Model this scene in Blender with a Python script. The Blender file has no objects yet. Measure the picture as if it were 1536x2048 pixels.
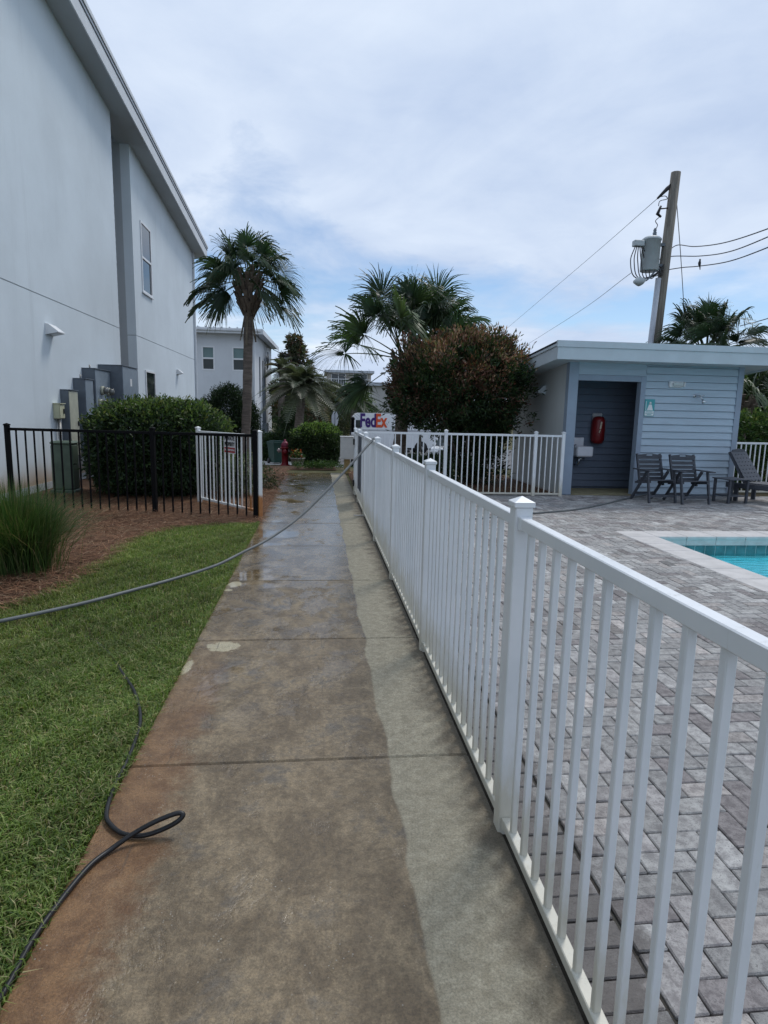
import bpy, bmesh, math, random
import numpy as np
from mathutils import Vector, Matrix
R = math.radians
random.seed(11)
rng = np.random.default_rng(7)
scene = bpy.context.scene
COL = scene.collection

# ------------------------------------------------------------------ camera
CF, CP, CY, CR, CH = 1236.1, .158092, .107776, .021593, 1.57   # focal px, pitch, yaw, roll, eye height
fw = np.array([math.sin(CY)*math.cos(CP), math.cos(CY)*math.cos(CP), -math.sin(CP)])
_rt = np.array([math.cos(CY), -math.sin(CY), 0.]); _dn = np.cross(fw, _rt)
rt = math.cos(CR)*_rt - math.sin(CR)*_dn
dn = math.sin(CR)*_rt + math.cos(CR)*_dn
EYE = np.array([0, 0, CH])
cam_d = bpy.data.cameras.new('camera'); cam = bpy.data.objects.new('camera', cam_d); COL.objects.link(cam)
M = Matrix.Identity(4)
for i in range(3):
    M[i][0], M[i][1], M[i][2], M[i][3] = rt[i], -dn[i], -fw[i], EYE[i]
cam.matrix_world = M
cam_d.sensor_width = 36; cam_d.lens = CF/2048*36; cam_d.clip_start = .05; cam_d.clip_end = 2000
scene.camera = cam
def PY(px, py, y):                        # photo pixel on the plane at distance y
    v = rt*(px-768)/CF + dn*(py-1024)/CF + fw
    return Vector(EYE + v*y/v[1])
def PZ(px, py, z=0):                       # photo pixel on a level plane
    v = rt*(px-768)/CF + dn*(py-1024)/CF + fw
    return Vector(EYE + v*(z-CH)/v[2])
def proj(P):
    q = np.asarray(P, float)-EYE; w = q@fw
    return 768+CF*(q@rt)/w, 1024+CF*(q@dn)/w, w

# ------------------------------------------------------------------ sky, sun, exposure
SUN_EL, SUN_AZ = R(56), R(38)             # azimuth measured from +Y (ahead) towards +X (right)
world = bpy.data.worlds.new('World'); scene.world = world; world.use_nodes = True
wt = world.node_tree; wt.nodes.clear()
def WN(t, **k):
    n = wt.nodes.new(t)
    for a, b in k.items(): setattr(n, a, b)
    return n
def WM(op, a, b=None, c=None, clamp=False):
    n = WN('ShaderNodeMath', operation=op, use_clamp=clamp)
    for i, v in enumerate((a, b, c)):
        if v is None: continue
        if isinstance(v, (int, float)): n.inputs[i].default_value = v
        else: wt.links.new(v, n.inputs[i])
    return n.outputs[0]
out = WN('ShaderNodeOutputWorld'); bg = WN('ShaderNodeBackground'); bg.inputs[1].default_value = .1
sky = WN('ShaderNodeTexSky', sky_type='NISHITA'); sky.sun_disc = False
sky.sun_elevation = SUN_EL; sky.sun_rotation = SUN_AZ; sky.air_density = 1.0; sky.dust_density = .1; sky.ozone_density = 4.0
tc = WN('ShaderNodeTexCoord'); sx = WN('ShaderNodeSeparateXYZ'); wt.links.new(tc.outputs['Generated'], sx.inputs[0])
zz = WM('MAXIMUM', sx.outputs[2], .02); zq = WM('ADD', zz, .16)
cx_, cy_ = WM('DIVIDE', sx.outputs[0], zq), WM('DIVIDE', sx.outputs[1], zq)
cv = WN('ShaderNodeCombineXYZ'); wt.links.new(cx_, cv.inputs[0]); wt.links.new(cy_, cv.inputs[1])
def WNoise(scale, detail, rough, off, dist=0):
    mp = WN('ShaderNodeMapping'); mp.inputs[1].default_value = off; wt.links.new(cv.outputs[0], mp.inputs[0])
    n = WN('ShaderNodeTexNoise'); n.inputs['Scale'].default_value = scale; n.inputs['Detail'].default_value = detail
    n.inputs['Roughness'].default_value = rough; n.inputs['Distortion'].default_value = dist
    wt.links.new(mp.outputs[0], n.inputs['Vector']); return n.outputs['Fac']
n1 = WNoise(.62, 9, .55, (3.1, 7.7, 0), .4); n2 = WNoise(.9, 7, .5, (11.3, 2.2, 4), .8); n3 = WNoise(3.2, 8, .6, (5.3, 9.2, 1), .5)
# overcast deck, thinner towards the horizon where blue shows between the clouds
band = WM('DIVIDE', WM('SUBTRACT', zz, .175), .075)
thin = WM('MULTIPLY', WM('POWER', 2.718, WM('MULTIPLY', WM('MULTIPLY', band, band), -1)), .27)
cover = WM('MULTIPLY', WM('SUBTRACT', WM('ADD', n1, WM('MULTIPLY', n3, .22)), WM('ADD', .30, thin)), 5.5, clamp=True)
cover = WM('MINIMUM', WM('MAXIMUM', cover, .12), .985)
cr = WN('ShaderNodeValToRGB'); cr.color_ramp.elements[0].position = .30; cr.color_ramp.elements[1].position = .72
cr.color_ramp.elements[0].color = (.405, .51, .71, 1); cr.color_ramp.elements[1].color = (.75, .83, .94, 1)
wt.links.new(WM('ADD', WM('MULTIPLY', n2, .75), WM('MULTIPLY', n3, .25)), cr.inputs[0])
vs = WN('ShaderNodeVectorMath', operation='SCALE'); wt.links.new(cr.outputs[0], vs.inputs[0]); vs.inputs['Scale'].default_value = 10.0
mx = WN('ShaderNodeMix', data_type='RGBA'); mx.clamp_result = False
wt.links.new(cover, mx.inputs[0]); wt.links.new(sky.outputs[0], mx.inputs[6]); wt.links.new(vs.outputs[0], mx.inputs[7])
wt.links.new(mx.outputs[2], bg.inputs[0]); wt.links.new(bg.outputs[0], out.inputs[0])
sun_d = bpy.data.lights.new('sun', 'SUN'); sun_d.energy = 1.5; sun_d.angle = R(14); sun_d.color = (1, .965, .91)
sun = bpy.data.objects.new('sun', sun_d); COL.objects.link(sun)
sdir = Vector((math.sin(SUN_AZ)*math.cos(SUN_EL), math.cos(SUN_AZ)*math.cos(SUN_EL), math.sin(SUN_EL)))
sun.rotation_euler = sdir.to_track_quat('Z', 'Y').to_euler(); sun.location = (6, 8, 30)
scene.view_settings.view_transform = 'Standard'; scene.view_settings.look = 'None'
scene.view_settings.exposure = .2; scene.view_settings.gamma = 1; scene.view_settings.use_curve_mapping = False

# ------------------------------------------------------------------ materials
MATS = {}
class NG:
    """small node-graph helper for one material"""
    def __init__(s, name):
        s.m = bpy.data.materials.new(name); s.m.use_nodes = True; s.t = s.m.node_tree; s.t.nodes.clear()
        s.o = s.n('ShaderNodeOutputMaterial'); s.b = s.n('ShaderNodeBsdfPrincipled'); s.l(s.b.outputs[0], s.o.inputs[0])
        s.pos = s.n('ShaderNodeNewGeometry').outputs['Position']
    def n(s, t, **k):
        x = s.t.nodes.new(t)
        for a, b in k.items(): setattr(x, a, b)
        return x
    def l(s, a, b): s.t.links.new(a, b)
    def put(s, sock, v):
        if isinstance(v, (int, float)): sock.default_value = v
        elif isinstance(v, (tuple, list)): sock.default_value = (*v, 1) if len(v) == 3 and sock.type == 'RGBA' else v
        else: s.l(v, sock)
    def math(s, op, a, b=0, c=0, clamp=False):
        x = s.n('ShaderNodeMath', operation=op, use_clamp=clamp)
        s.put(x.inputs[0], a); s.put(x.inputs[1], b); s.put(x.inputs[2], c); return x.outputs[0]
    def noise(s, scale, detail=4, rough=.55, vec=None, stretch=None, dist=0):
        x = s.n('ShaderNodeTexNoise'); x.inputs['Scale'].default_value = scale; x.inputs['Detail'].default_value = detail
        x.inputs['Roughness'].default_value = rough; x.inputs['Distortion'].default_value = dist
        v = vec or s.pos
        if stretch:
            mp = s.n('ShaderNodeMapping'); mp.inputs['Scale'].default_value = stretch; s.l(v, mp.inputs[0]); v = mp.outputs[0]
        s.l(v, x.inputs['Vector']); return x.outputs['Fac']
    def ss(s, v, a, b):                    # smoothstep a..b
        x = s.n('ShaderNodeMapRange', interpolation_type='SMOOTHSTEP'); s.put(x.inputs[0], v)
        x.inputs[1].default_value = a; x.inputs[2].default_value = b; return x.outputs[0]
    def mix(s, f, a, b, mode='MIX'):
        x = s.n('ShaderNodeMix', data_type='RGBA', blend_type=mode); s.put(x.inputs[0], f); s.put(x.inputs[6], a); s.put(x.inputs[7], b); return x.outputs[2]
    def bump(s, hgt, strength, dist=.01):
        x = s.n('ShaderNodeBump'); x.inputs['Strength'].default_value = strength; x.inputs['Distance'].default_value = dist
        s.l(hgt, x.inputs['Height']); s.l(x.outputs[0], s.b.inputs['Normal'])
    def xyz(s):
        x = s.n('ShaderNodeSeparateXYZ'); s.l(s.pos, x.inputs[0]); return x.outputs
    def attr(s, name):
        return s.n('ShaderNodeAttribute', attribute_name=name).outputs['Color']
def mat(name, col=(.5, .5, .5), rough=.6, var=.12, vscale=6, bump=0, bscale=60, metal=0, spec=.4, dirt=0, tint=False, rvar=.1, stretch=None):
    """plain painted/moulded surface with colour drift, roughness drift and fine relief"""
    if name in MATS: return MATS[name]
    g = NG(name); b = g.b
    base = g.attr('tint') if tint else tuple(col)
    f = g.noise(vscale, 5, .6, stretch=stretch)
    lo = g.mix(1, base, (1-var,)*3, 'MULTIPLY'); hi = g.mix(1, base, (1+var,)*3, 'MULTIPLY')
    c = g.mix(g.ss(f, .3, .7), lo, hi)
    if dirt:
        d = g.ss(g.noise(vscale*.45, 6, .65), .52, .75); c = g.mix(g.math('MULTIPLY', d, dirt), c, (.09, .075, .055))
    g.put(b.inputs['Base Color'], c)
    g.put(b.inputs['Roughness'], g.math('ADD', rough-rvar*.5, g.math('MULTIPLY', g.noise(vscale*3, 3), rvar)))
    b.inputs['Metallic'].default_value = metal; b.inputs['Specular IOR Level'].default_value = spec
    if bump: g.bump(g.noise(bscale, 4, .6, stretch=stretch), bump, .01)
    MATS[name] = g.m; return g.m
def leafmat(name, rough=.5, trans=.3):
    if name in MATS: return MATS[name]
    g = NG(name); a = g.attr('tint'); g.put(g.b.inputs['Base Color'], a); g.b.inputs['Roughness'].default_value = rough
    g.b.inputs['Specular IOR Level'].default_value = .35
    tr = g.n('ShaderNodeBsdfTranslucent'); g.l(g.mix(1, a, (1.25, 1.35, .7), 'MULTIPLY'), tr.inputs[0])
    ms = g.n('ShaderNodeMixShader'); ms.inputs[0].default_value = trans; g.l(g.b.outputs[0], ms.inputs[1]); g.l(tr.outputs[0], ms.inputs[2])
    g.l(ms.outputs[0], g.o.inputs[0]); MATS[name] = g.m; return g.m
def glass(name='window_glass', col=(.02, .028, .03), rough=.04):
    if name in MATS: return MATS[name]
    g = NG(name); g.put(g.b.inputs['Base Color'], g.mix(g.noise(1.2, 2), tuple(c*.8 for c in col), tuple(c*1.3 for c in col)))
    g.b.inputs['Roughness'].default_value = rough; g.b.inputs['Specular IOR Level'].default_value = .7
    g.bump(g.noise(1.5, 1), .06, .02); MATS[name] = g.m; return g.m

def fence_white():
    g = NG('white_powder_coat'); x, y, z = g.xyz()
    c = g.mix(g.ss(g.noise(2.5, 5, .6), .3, .7), (.69, .715, .735), (.77, .785, .80))
    low = g.ss(g.math('ADD', z, g.math('MULTIPLY', g.math('SUBTRACT', g.noise(11, 5, .7, stretch=(1, 1, .3)), .5), .6)), .42, .05)
    c = g.mix(g.math('MULTIPLY', low, .7), c, (.50, .455, .33))
    c = g.mix(g.math('MULTIPLY', g.ss(g.noise(26, 6, .75, stretch=(1, 1, .16)), .60, .74), .35), c, (.42, .40, .34))
    n_ = g.n('ShaderNodeNewGeometry'); sn_ = g.n('ShaderNodeSeparateXYZ'); g.l(n_.outputs['Normal'], sn_.inputs[0])
    tp = g.math('MULTIPLY', g.ss(sn_.outputs[2], .5, .9), g.ss(g.noise(45, 6, .75), .55, .68))
    c = g.mix(g.math('MULTIPLY', tp, .4), c, (.33, .32, .29))
    g.put(g.b.inputs['Base Color'], c); g.put(g.b.inputs['Roughness'], g.math('ADD', .30, g.math('MULTIPLY', g.noise(14, 4, .7), .25)))
    g.b.inputs['Specular IOR Level'].default_value = .4; g.bump(g.noise(220, 2), .06, .003); return g.m
def walk_material():
    g = NG('walk_concrete'); x, y, z = g.xyz()
    fine, mid, big = g.noise(130, 4, .8), g.noise(34, 5, .7), g.noise(2.2, 5, .6)
    streak = g.noise(3.6, 10, .76, stretch=(1, .75, 1), dist=.25)
    edge = g.math('ADD', x, g.math('MULTIPLY', g.math('SUBTRACT', g.noise(2.0, 4, .55, stretch=(0, 1, 1)), .5), .11))
    dry = g.ss(edge, .318, .334)
    wetc = g.mix(g.ss(streak, .40, .62), (.115, .082, .046), (.225, .170, .102))
    wetc = g.mix(g.math('MULTIPLY', g.ss(g.noise(2.7, 9, .74, dist=.3), .53, .63), .75), wetc, (.098, .083, .066))
    dryc = g.mix(g.ss(mid, .3, .7), (.28, .248, .178), (.35, .315, .235))
    dryc = g.mix(g.math('MULTIPLY', g.ss(g.math('ADD', x, g.math('MULTIPLY', g.noise(4.5, 9, .72), .42)), .74, .90), .85), dryc, (.105, .085, .06))
    dryc = g.mix(1, dryc, g.mix(g.ss(g.noise(16, 8, .75), .36, .64), (.84, .83, .81), (1.12, 1.12, 1.12)), 'MULTIPLY')
    wetc = g.mix(g.math('MULTIPLY', g.ss(g.noise(7, 8, .78, dist=.2), .60, .68), .55), wetc, (.055, .044, .033))
    wetc = g.mix(1, wetc, g.mix(g.ss(mid, .34, .66), (.78, .78, .78), (1.22, 1.22, 1.22)), 'MULTIPLY')
    dryc = g.mix(g.math('MULTIPLY', g.ss(g.noise(9, 8, .78), .62, .70), .45), dryc, (.11, .095, .07))
    c = g.mix(dry, wetc, dryc)
    # tannin stain along the lawn edge
    rust = g.math('MULTIPLY', g.ss(g.math('ADD', x, g.math('MULTIPLY', g.math('SUBTRACT', g.noise(4, 9, .74), .5), .65)), -.50, -.66), g.ss(y, 4.6, 2.2))
    c = g.mix(g.math('MULTIPLY', rust, .85), c, g.mix(g.ss(g.noise(8, 8, .75), .40, .62), (.115, .048, .013), (.225, .115, .045)))
    # pale dried patches
    for (px, py, rx, ry) in ((-.63, 4.05, .11, .09), (-.755, 5.60, .06, .09), (-.80, 3.72, .03, .10), (-.79, 5.40, .035, .04)):
        dx = g.math('DIVIDE', g.math('SUBTRACT', x, px), rx); dy = g.math('DIVIDE', g.math('SUBTRACT', y, py), ry)
        d = g.math('SQRT', g.math('ADD', g.math('MULTIPLY', dx, dx), g.math('MULTIPLY', dy, dy)))
        d = g.math('ADD', d, g.math('MULTIPLY', g.math('SUBTRACT', g.noise(17, 7, .7), .5), 2.0))
        c = g.mix(g.math('MULTIPLY', g.ss(d, 1.12, .86), .8), c, (.45, .40, .27))
    c = g.mix(1, c, g.mix(g.ss(fine, .3, .7), (.70, .70, .70), (1.30, 1.30, 1.30)), 'MULTIPLY')
    for lx, lw in ((-.665, .003), (.03, .002)):                     # trowelled score lines
        ld = g.math('ABSOLUTE', g.math('SUBTRACT', g.math('ADD', x, g.math('MULTIPLY', g.math('SUBTRACT', g.noise(3, 2, stretch=(0, 1, 1)), .5), .02)), lx))
        c = g.mix(g.math('MULTIPLY', g.ss(ld, lw*2, lw), g.math('MULTIPLY', g.ss(g.noise(2.3, 4, .6, stretch=(0, 1, 1)), .46, .7), .55)), c, (.05, .04, .03))
    v = g.n('ShaderNodeTexVoronoi'); v.inputs['Scale'].default_value = 62; g.l(g.pos, v.inputs['Vector'])
    speck = g.math('MULTIPLY', g.ss(v.outputs['Distance'], .20, .10), g.ss(g.noise(5, 5, .7), .5, .68))
    c = g.mix(g.math('MULTIPLY', speck, .75), c, (.42, .40, .35))
    g.put(g.b.inputs['Base Color'], c)
    pud = g.math('MULTIPLY', g.ss(g.noise(2.1, 4, .5, stretch=(1, .8, 1), dist=.5), .52, .6), g.ss(g.math('ADD', x, g.math('MULTIPLY', big, .3)), .12, -.28))
    pud = g.math('MULTIPLY', pud, g.ss(y, 2.4, 3.4))
    wr = g.math('ADD', g.math('SUBTRACT', .36, g.math('MULTIPLY', g.ss(y, 4, 9), .20)), g.math('MULTIPLY', g.noise(9, 5, .7), .30))
    film = g.math('MULTIPLY', g.ss(g.math('ADD', g.noise(3.1, 7, .66, stretch=(1, .7, 1), dist=.3), g.math('MULTIPLY', g.ss(y, 2.6, 7.0), .22)), .55, .63), g.math('SUBTRACT', 1, dry))
    wr = g.mix(film, wr, (.13, .13, .13))
    rr = g.mix(dry, wr, (.85, .85, .85)); rr = g.mix(pud, rr, (.05, .05, .05))
    g.put(g.b.inputs['Roughness'], rr); g.b.inputs['Specular IOR Level'].default_value = .5
    flat = g.math('MULTIPLY', g.math('SUBTRACT', 1, g.math('MULTIPLY', pud, .93)), g.math('SUBTRACT', 1, g.math('MULTIPLY', film, .72)))
    g.bump(g.math('MULTIPLY', g.math('ADD', g.math('MULTIPLY', fine, .7), mid), flat), .6, .006)
    return g.m
def paver_material():
    g = NG('paver_concrete'); x, y, z = g.xyz(); a = g.attr('tint')
    c = g.mix(g.ss(g.noise(26, 7, .8), .40, .60), g.mix(1, a, (.70, .68, .68), 'MULTIPLY'), g.mix(1, a, (1.35, 1.34, 1.31), 'MULTIPLY'))
    c = g.mix(g.math('MULTIPLY', g.ss(g.noise(52, 6, .78), .545, .64), .72), c, (.095, .09, .09))          # pitted, lichen-dark flecks
    c = g.mix(g.math('MULTIPLY', g.ss(g.noise(1.3, 5, .6), .5, .72), .30), c, (.13, .115, .11))
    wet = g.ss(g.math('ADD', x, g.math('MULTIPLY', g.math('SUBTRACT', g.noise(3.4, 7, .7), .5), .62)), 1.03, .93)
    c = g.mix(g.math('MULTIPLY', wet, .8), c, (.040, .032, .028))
    g.put(g.b.inputs['Base Color'], c)
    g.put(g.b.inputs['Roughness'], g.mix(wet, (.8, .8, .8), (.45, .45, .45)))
    g.bump(g.math('ADD', g.noise(60, 5, .7), g.math('MULTIPLY', g.noise(250, 2), .4)), .55, .008)
    return g.m
def stucco(name, col, stain=False, bump=.12):
    g = NG(name); x, y, z = g.xyz()
    c = g.mix(g.ss(g.noise(.5, 5, .6), .3, .7), tuple(v*.93 for v in col), tuple(min(1, v*1.04) for v in col))
    c = g.mix(g.math('MULTIPLY', g.ss(g.noise(3, 5, .6, stretch=(1, 1, .12)), .55, .8), .22), c, tuple(v*.72 for v in col))
    c = g.mix(g.math('MULTIPLY', g.ss(g.noise(14, 6, .7), .55, .75), .12), c, tuple(v*.6 for v in col))
    c = g.mix(g.math('MULTIPLY', g.ss(g.noise(1.1, 6, .7, stretch=(1, 2.5, .09)), .56, .74), .20), c, tuple(v*.62 for v in col))
    if stain:
        s = g.ss(g.math('ADD', z, g.math('MULTIPLY', g.math('SUBTRACT', g.noise(2.5, 4, stretch=(1, 1, .4)), .5), .35)), .62, .1)
        c = g.mix(g.math('MULTIPLY', s, .75), c, (.33, .19, .075))
    g.put(g.b.inputs['Base Color'], c); g.b.inputs['Roughness'].default_value = .85; g.b.inputs['Specular IOR Level'].default_value = .25
    g.bump(g.math('ADD', g.noise(110, 4, .7), g.noise(6, 3, .6)), bump*1.6, .008); return g.m
def ground_material(name, cols, scale, bump=.4):
    g = NG(name); c = g.mix(g.ss(g.noise(scale, 6, .65), .35, .65), cols[0], cols[1])
    c = g.mix(g.ss(g.noise(scale*.22, 4, .6), .45, .7), c, cols[2]); c = g.mix(1, c, g.mix(g.noise(scale*16, 3), (.6,)*3, (1.4,)*3), 'MULTIPLY')
    g.put(g.b.inputs['Base Color'], c); g.b.inputs['Roughness'].default_value = .95; g.b.inputs['Specular IOR Level'].default_value = .15
    g.bump(g.noise(scale*10, 4, .7), bump, .03); return g.m
def water_material():
    g = NG('pool_water'); tr = g.n('ShaderNodeBsdfTransparent'); tr.inputs[0].default_value = (.60, .95, .97, 1)
    gl = g.n('ShaderNodeBsdfGlossy'); gl.inputs['Roughness'].default_value = .03; gl.inputs[0].default_value = (.9, .9, .9, 1)
    bp = g.n('ShaderNodeBump'); bp.inputs['Strength'].default_value = .6; bp.inputs['Distance'].default_value = .04
    g.l(g.math('ADD', g.noise(5, 3, .5, stretch=(.7, 2.2, 1)), g.math('MULTIPLY', g.noise(16, 2, .5, stretch=(.6, 2, 1)), .25)), bp.inputs['Height'])
    fr = g.n('ShaderNodeFresnel'); fr.inputs[0].default_value = 1.33; g.l(bp.outputs[0], fr.inputs['Normal']); g.l(bp.outputs[0], gl.inputs['Normal'])
    ms = g.n('ShaderNodeMixShader'); g.l(fr.outputs[0], ms.inputs[0]); g.l(tr.outputs[0], ms.inputs[1]); g.l(gl.outputs[0], ms.inputs[2])
    g.l(ms.outputs[0], g.o.inputs[0]); return g.m

# ------------------------------------------------------------------ objects and meshes
OFF = {}                                   # world offset of an object's local frame (unrotated objects)
def link(o, parent=None):
    COL.objects.link(o)
    if parent: o.parent = parent
    return o
def tag(o, label=None, cat=None, group=None, kind=None):
    if label: o['label'] = label
    if cat: o['category'] = cat
    if group: o['group'] = group
    if kind: o['kind'] = kind
    return o
def thing(name, label, cat, loc=(0, 0, 0), rz=0, group=None):
    o = bpy.data.objects.new(name, None); link(o); o.location = loc; o.rotation_euler = (0, 0, rz); o.empty_display_size = .1
    OFF[o.name] = Vector(loc); return tag(o, label, cat, group)
def obj(name, me, m=None, parent=None, world=False, loc=None):
    """mesh object; world=True: the mesh is in world coordinates though it hangs on a placed parent"""
    if isinstance(me, MB): me = me.mesh(name)
    o = bpy.data.objects.new(name, me); link(o, parent)
    if m is not None and not me.materials: me.materials.append(m)
    L = Vector(loc) if loc is not None else Vector((0, 0, 0))
    if world and parent is not None: L = L-OFF[parent.name]; OFF[o.name] = Vector((0, 0, 0))
    else: OFF[o.name] = (OFF[parent.name] if parent else Vector((0, 0, 0)))+L
    o.location = L; return o
def copy_tree(o, parent=None):
    c = o.copy(); COL.objects.link(c); c.parent = parent; OFF[c.name] = OFF[o.name].copy()
    for ch in list(o.children): copy_tree(ch, c)
    return c
class MB:
    """mesh builder: collects shapes for ONE mesh"""
    def __init__(s): s.v = []; s.f = []; s.sm = []
    def add(s, v, f, smooth=False):
        k = len(s.v); s.v += [tuple(p) for p in v]; s.f += [tuple(i+k for i in q) for q in f]; s.sm += [smooth]*len(f); return s
    def box(s, x0, x1, y0, y1, z0, z1, c=0):
        if c <= 0:
            v = [(x0, y0, z0), (x1, y0, z0), (x1, y1, z0), (x0, y1, z0), (x0, y0, z1), (x1, y0, z1), (x1, y1, z1), (x0, y1, z1)]
            return s.add(v, [(0, 3, 2, 1), (4, 5, 6, 7), (0, 1, 5, 4), (1, 2, 6, 5), (2, 3, 7, 6), (3, 0, 4, 7)])
        lo, hi = np.array((x0, y0, z0)), np.array((x1, y1, z1)); ce, h = (lo+hi)/2, (hi-lo)/2; c = min(c, h.min()*.9)
        v = []; ix = {}
        for sx_ in (-1, 1):
            for sy in (-1, 1):
                for sz in (-1, 1):
                    sg = np.array((sx_, sy, sz))
                    for a in range(3):
                        q = h-c; q[a] = h[a]; ix[(sx_, sy, sz, a)] = len(v); v.append(tuple(ce+sg*q))
        f = []
        for a in range(3):
            b, d = (a+1) % 3, (a+2) % 3
            for sa in (-1, 1):
                def K(sb, sd, ax):
                    t = [0, 0, 0]; t[a], t[b], t[d] = sa, sb, sd; return ix[(*t, ax)]
                q = [K(-1, -1, a), K(1, -1, a), K(1, 1, a), K(-1, 1, a)]; f.append(q if sa > 0 else q[::-1])
            for sb in (-1, 1):
                for sd in (-1, 1):
                    def K2(sa, ax):
                        t = [0, 0, 0]; t[a], t[b], t[d] = sa, sb, sd; return ix[(*t, ax)]
                    q = [K2(-1, b), K2(1, b), K2(1, d), K2(-1, d)]; f.append(q if sb*sd < 0 else q[::-1])
        for sx_ in (-1, 1):
            for sy in (-1, 1):
                for sz in (-1, 1):
                    q = [ix[(sx_, sy, sz, a)] for a in range(3)]; f.append(q if sx_*sy*sz > 0 else q[::-1])
        return s.add(v, f)
    def bar(s, p, q, w, h, up=(0, 0, 1)):
        p, q = Vector(p), Vector(q); d = (q-p).normalized(); u = Vector(up)
        if abs(d.dot(u)) > .98: u = Vector((0, 1, 0))
        r = d.cross(u).normalized(); u = r.cross(d); v = []
        for e in (p, q):
            for a, b in ((-1, -1), (1, -1), (1, 1), (-1, 1)): v.append(e+r*(a*w/2)+u*(b*h/2))
        return s.add(v, [(0, 1, 2, 3), (7, 6, 5, 4), (0, 4, 5, 1), (1, 5, 6, 2), (2, 6, 7, 3), (3, 7, 4, 0)])
    def tube(s, pts, rad, n=8, caps=True):
        pts = [Vector(p) for p in pts]; m = len(pts); rad = [rad]*m if isinstance(rad, (int, float)) else rad
        v = []; f = []; pr = None
        for i, p in enumerate(pts):
            d = (pts[min(i+1, m-1)]-pts[max(i-1, 0)]).normalized()
            if pr is None: pr = d.orthogonal().normalized()
            pr = (pr-d*pr.dot(d)).normalized(); b = d.cross(pr)
            for k in range(n):
                a = 2*math.pi*k/n; v.append(p+(pr*math.cos(a)+b*math.sin(a))*rad[i])
        for i in range(m-1):
            for k in range(n): f.append((i*n+k, i*n+(k+1) % n, (i+1)*n+(k+1) % n, (i+1)*n+k))
        if caps: f += [tuple(range(n))[::-1], tuple(range((m-1)*n, m*n))]
        return s.add(v, f, True)
    def lathe(s, prof, n=16, c=(0, 0, 0), axis='Z', smooth=True):
        v = []; f = []; m = len(prof)
        for r, z in prof:
            for k in range(n):
                a = 2*math.pi*k/n; q = (r*math.cos(a), r*math.sin(a), z)
                if axis == 'X': q = (q[2], q[0], q[1])
                if axis == 'Y': q = (q[1], q[2], q[0])
                v.append((q[0]+c[0], q[1]+c[1], q[2]+c[2]))
        for i in range(m-1):
            for k in range(n): f.append((i*n+k, i*n+(k+1) % n, (i+1)*n+(k+1) % n, (i+1)*n+k))
        f += [tuple(range(n))[::-1], tuple(range((m-1)*n, m*n))]
        return s.add(v, f, smooth)
    def prism(s, poly, axis, a, b):
        """polygon in the two other axes (in xyz order), extruded from a to b along axis"""
        n = len(poly); v = []
        for t in (a, b):
            for p in poly:
                q = list(p); q.insert('XYZ'.index(axis), t); v.append(q)
        area = sum(poly[i][0]*poly[(i+1) % n][1]-poly[(i+1) % n][0]*poly[i][1] for i in range(n))
        if axis == 'Y': area = -area
        f = [tuple(range(n))[::-1], tuple(range(n, 2*n))]+[(i, (i+1) % n, n+(i+1) % n, n+i) for i in range(n)]
        if (area < 0) != (b < a): f = [q[::-1] for q in f]
        return s.add(v, f)
    def mesh(s, name='mesh'):
        me = bpy.data.meshes.new(name); me.from_pydata([tuple(map(float, p)) for p in s.v], [], s.f); me.update()
        me.polygons.foreach_set('use_smooth', s.sm); return me
def fast_mesh(name, V, quads=None, tris=None, tint=None, smooth=False):
    me = bpy.data.meshes.new(name); V = np.asarray(V, np.float32); me.vertices.add(len(V)); me.vertices.foreach_set('co', V.ravel())
    parts = [np.asarray(a, np.int32) for a in (quads, tris) if a is not None and len(a)]
    L = np.concatenate([a.ravel() for a in parts]); cnt = np.concatenate([np.full(len(a), a.shape[1], np.int32) for a in parts])
    me.loops.add(len(L)); me.loops.foreach_set('vertex_index', L)
    me.polygons.add(len(cnt)); me.polygons.foreach_set('loop_start', np.concatenate([[0], np.cumsum(cnt)[:-1]]).astype(np.int32))
    me.polygons.foreach_set('use_smooth', np.full(len(cnt), smooth))
    me.update(calc_edges=True)
    if tint is not None: set_tint(me, tint)
    return me
def set_tint(me, tint):
    at = me.color_attributes.new('tint', 'FLOAT_COLOR', 'POINT'); n = len(me.vertices)
    c = np.ones((n, 4), np.float32); c[:, :3] = tint; at.data.foreach_set('color', c.ravel())
def pick(pal, n):
    """n colours from a palette [(rgb, weight)], each drifting a little"""
    w = np.array([p[1] for p in pal], float); c = np.array([p[0] for p in pal])[rng.choice(len(pal), n, p=w/w.sum())]
    return c*rng.normal(1, .16, (n, 1)).clip(.5, 1.6)
def leaves(name, P, Nrm, L, W, pal, fold=.25, tints=None, spread=.9, updir=0):
    """folded leaf quads at points P, growing roughly along Nrm"""
    n = len(P); d = Nrm+rng.normal(0, spread, (n, 3)); d[:, 2] += updir; d /= np.linalg.norm(d, axis=1)[:, None]
    r = np.cross(d, rng.normal(0, 1, (n, 3))); r /= np.linalg.norm(r, axis=1)[:, None]; u = np.cross(r, d)
    l = (L*rng.uniform(.65, 1.25, n))[:, None]; w = (W*rng.uniform(.7, 1.2, n))[:, None]
    V = np.stack([P, P+d*l*.45+r*w*.5+u*w*fold, P+d*l, P+d*l*.45-r*w*.5+u*w*fold], 1).reshape(-1, 3)
    i = np.arange(n)*4; T = np.concatenate([np.stack([i, i+1, i+2], 1), np.stack([i, i+2, i+3], 1)])
    t = pick(pal, n) if tints is None else tints
    return fast_mesh(name, V, tris=T, tint=np.repeat(t, 4, 0))
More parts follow.
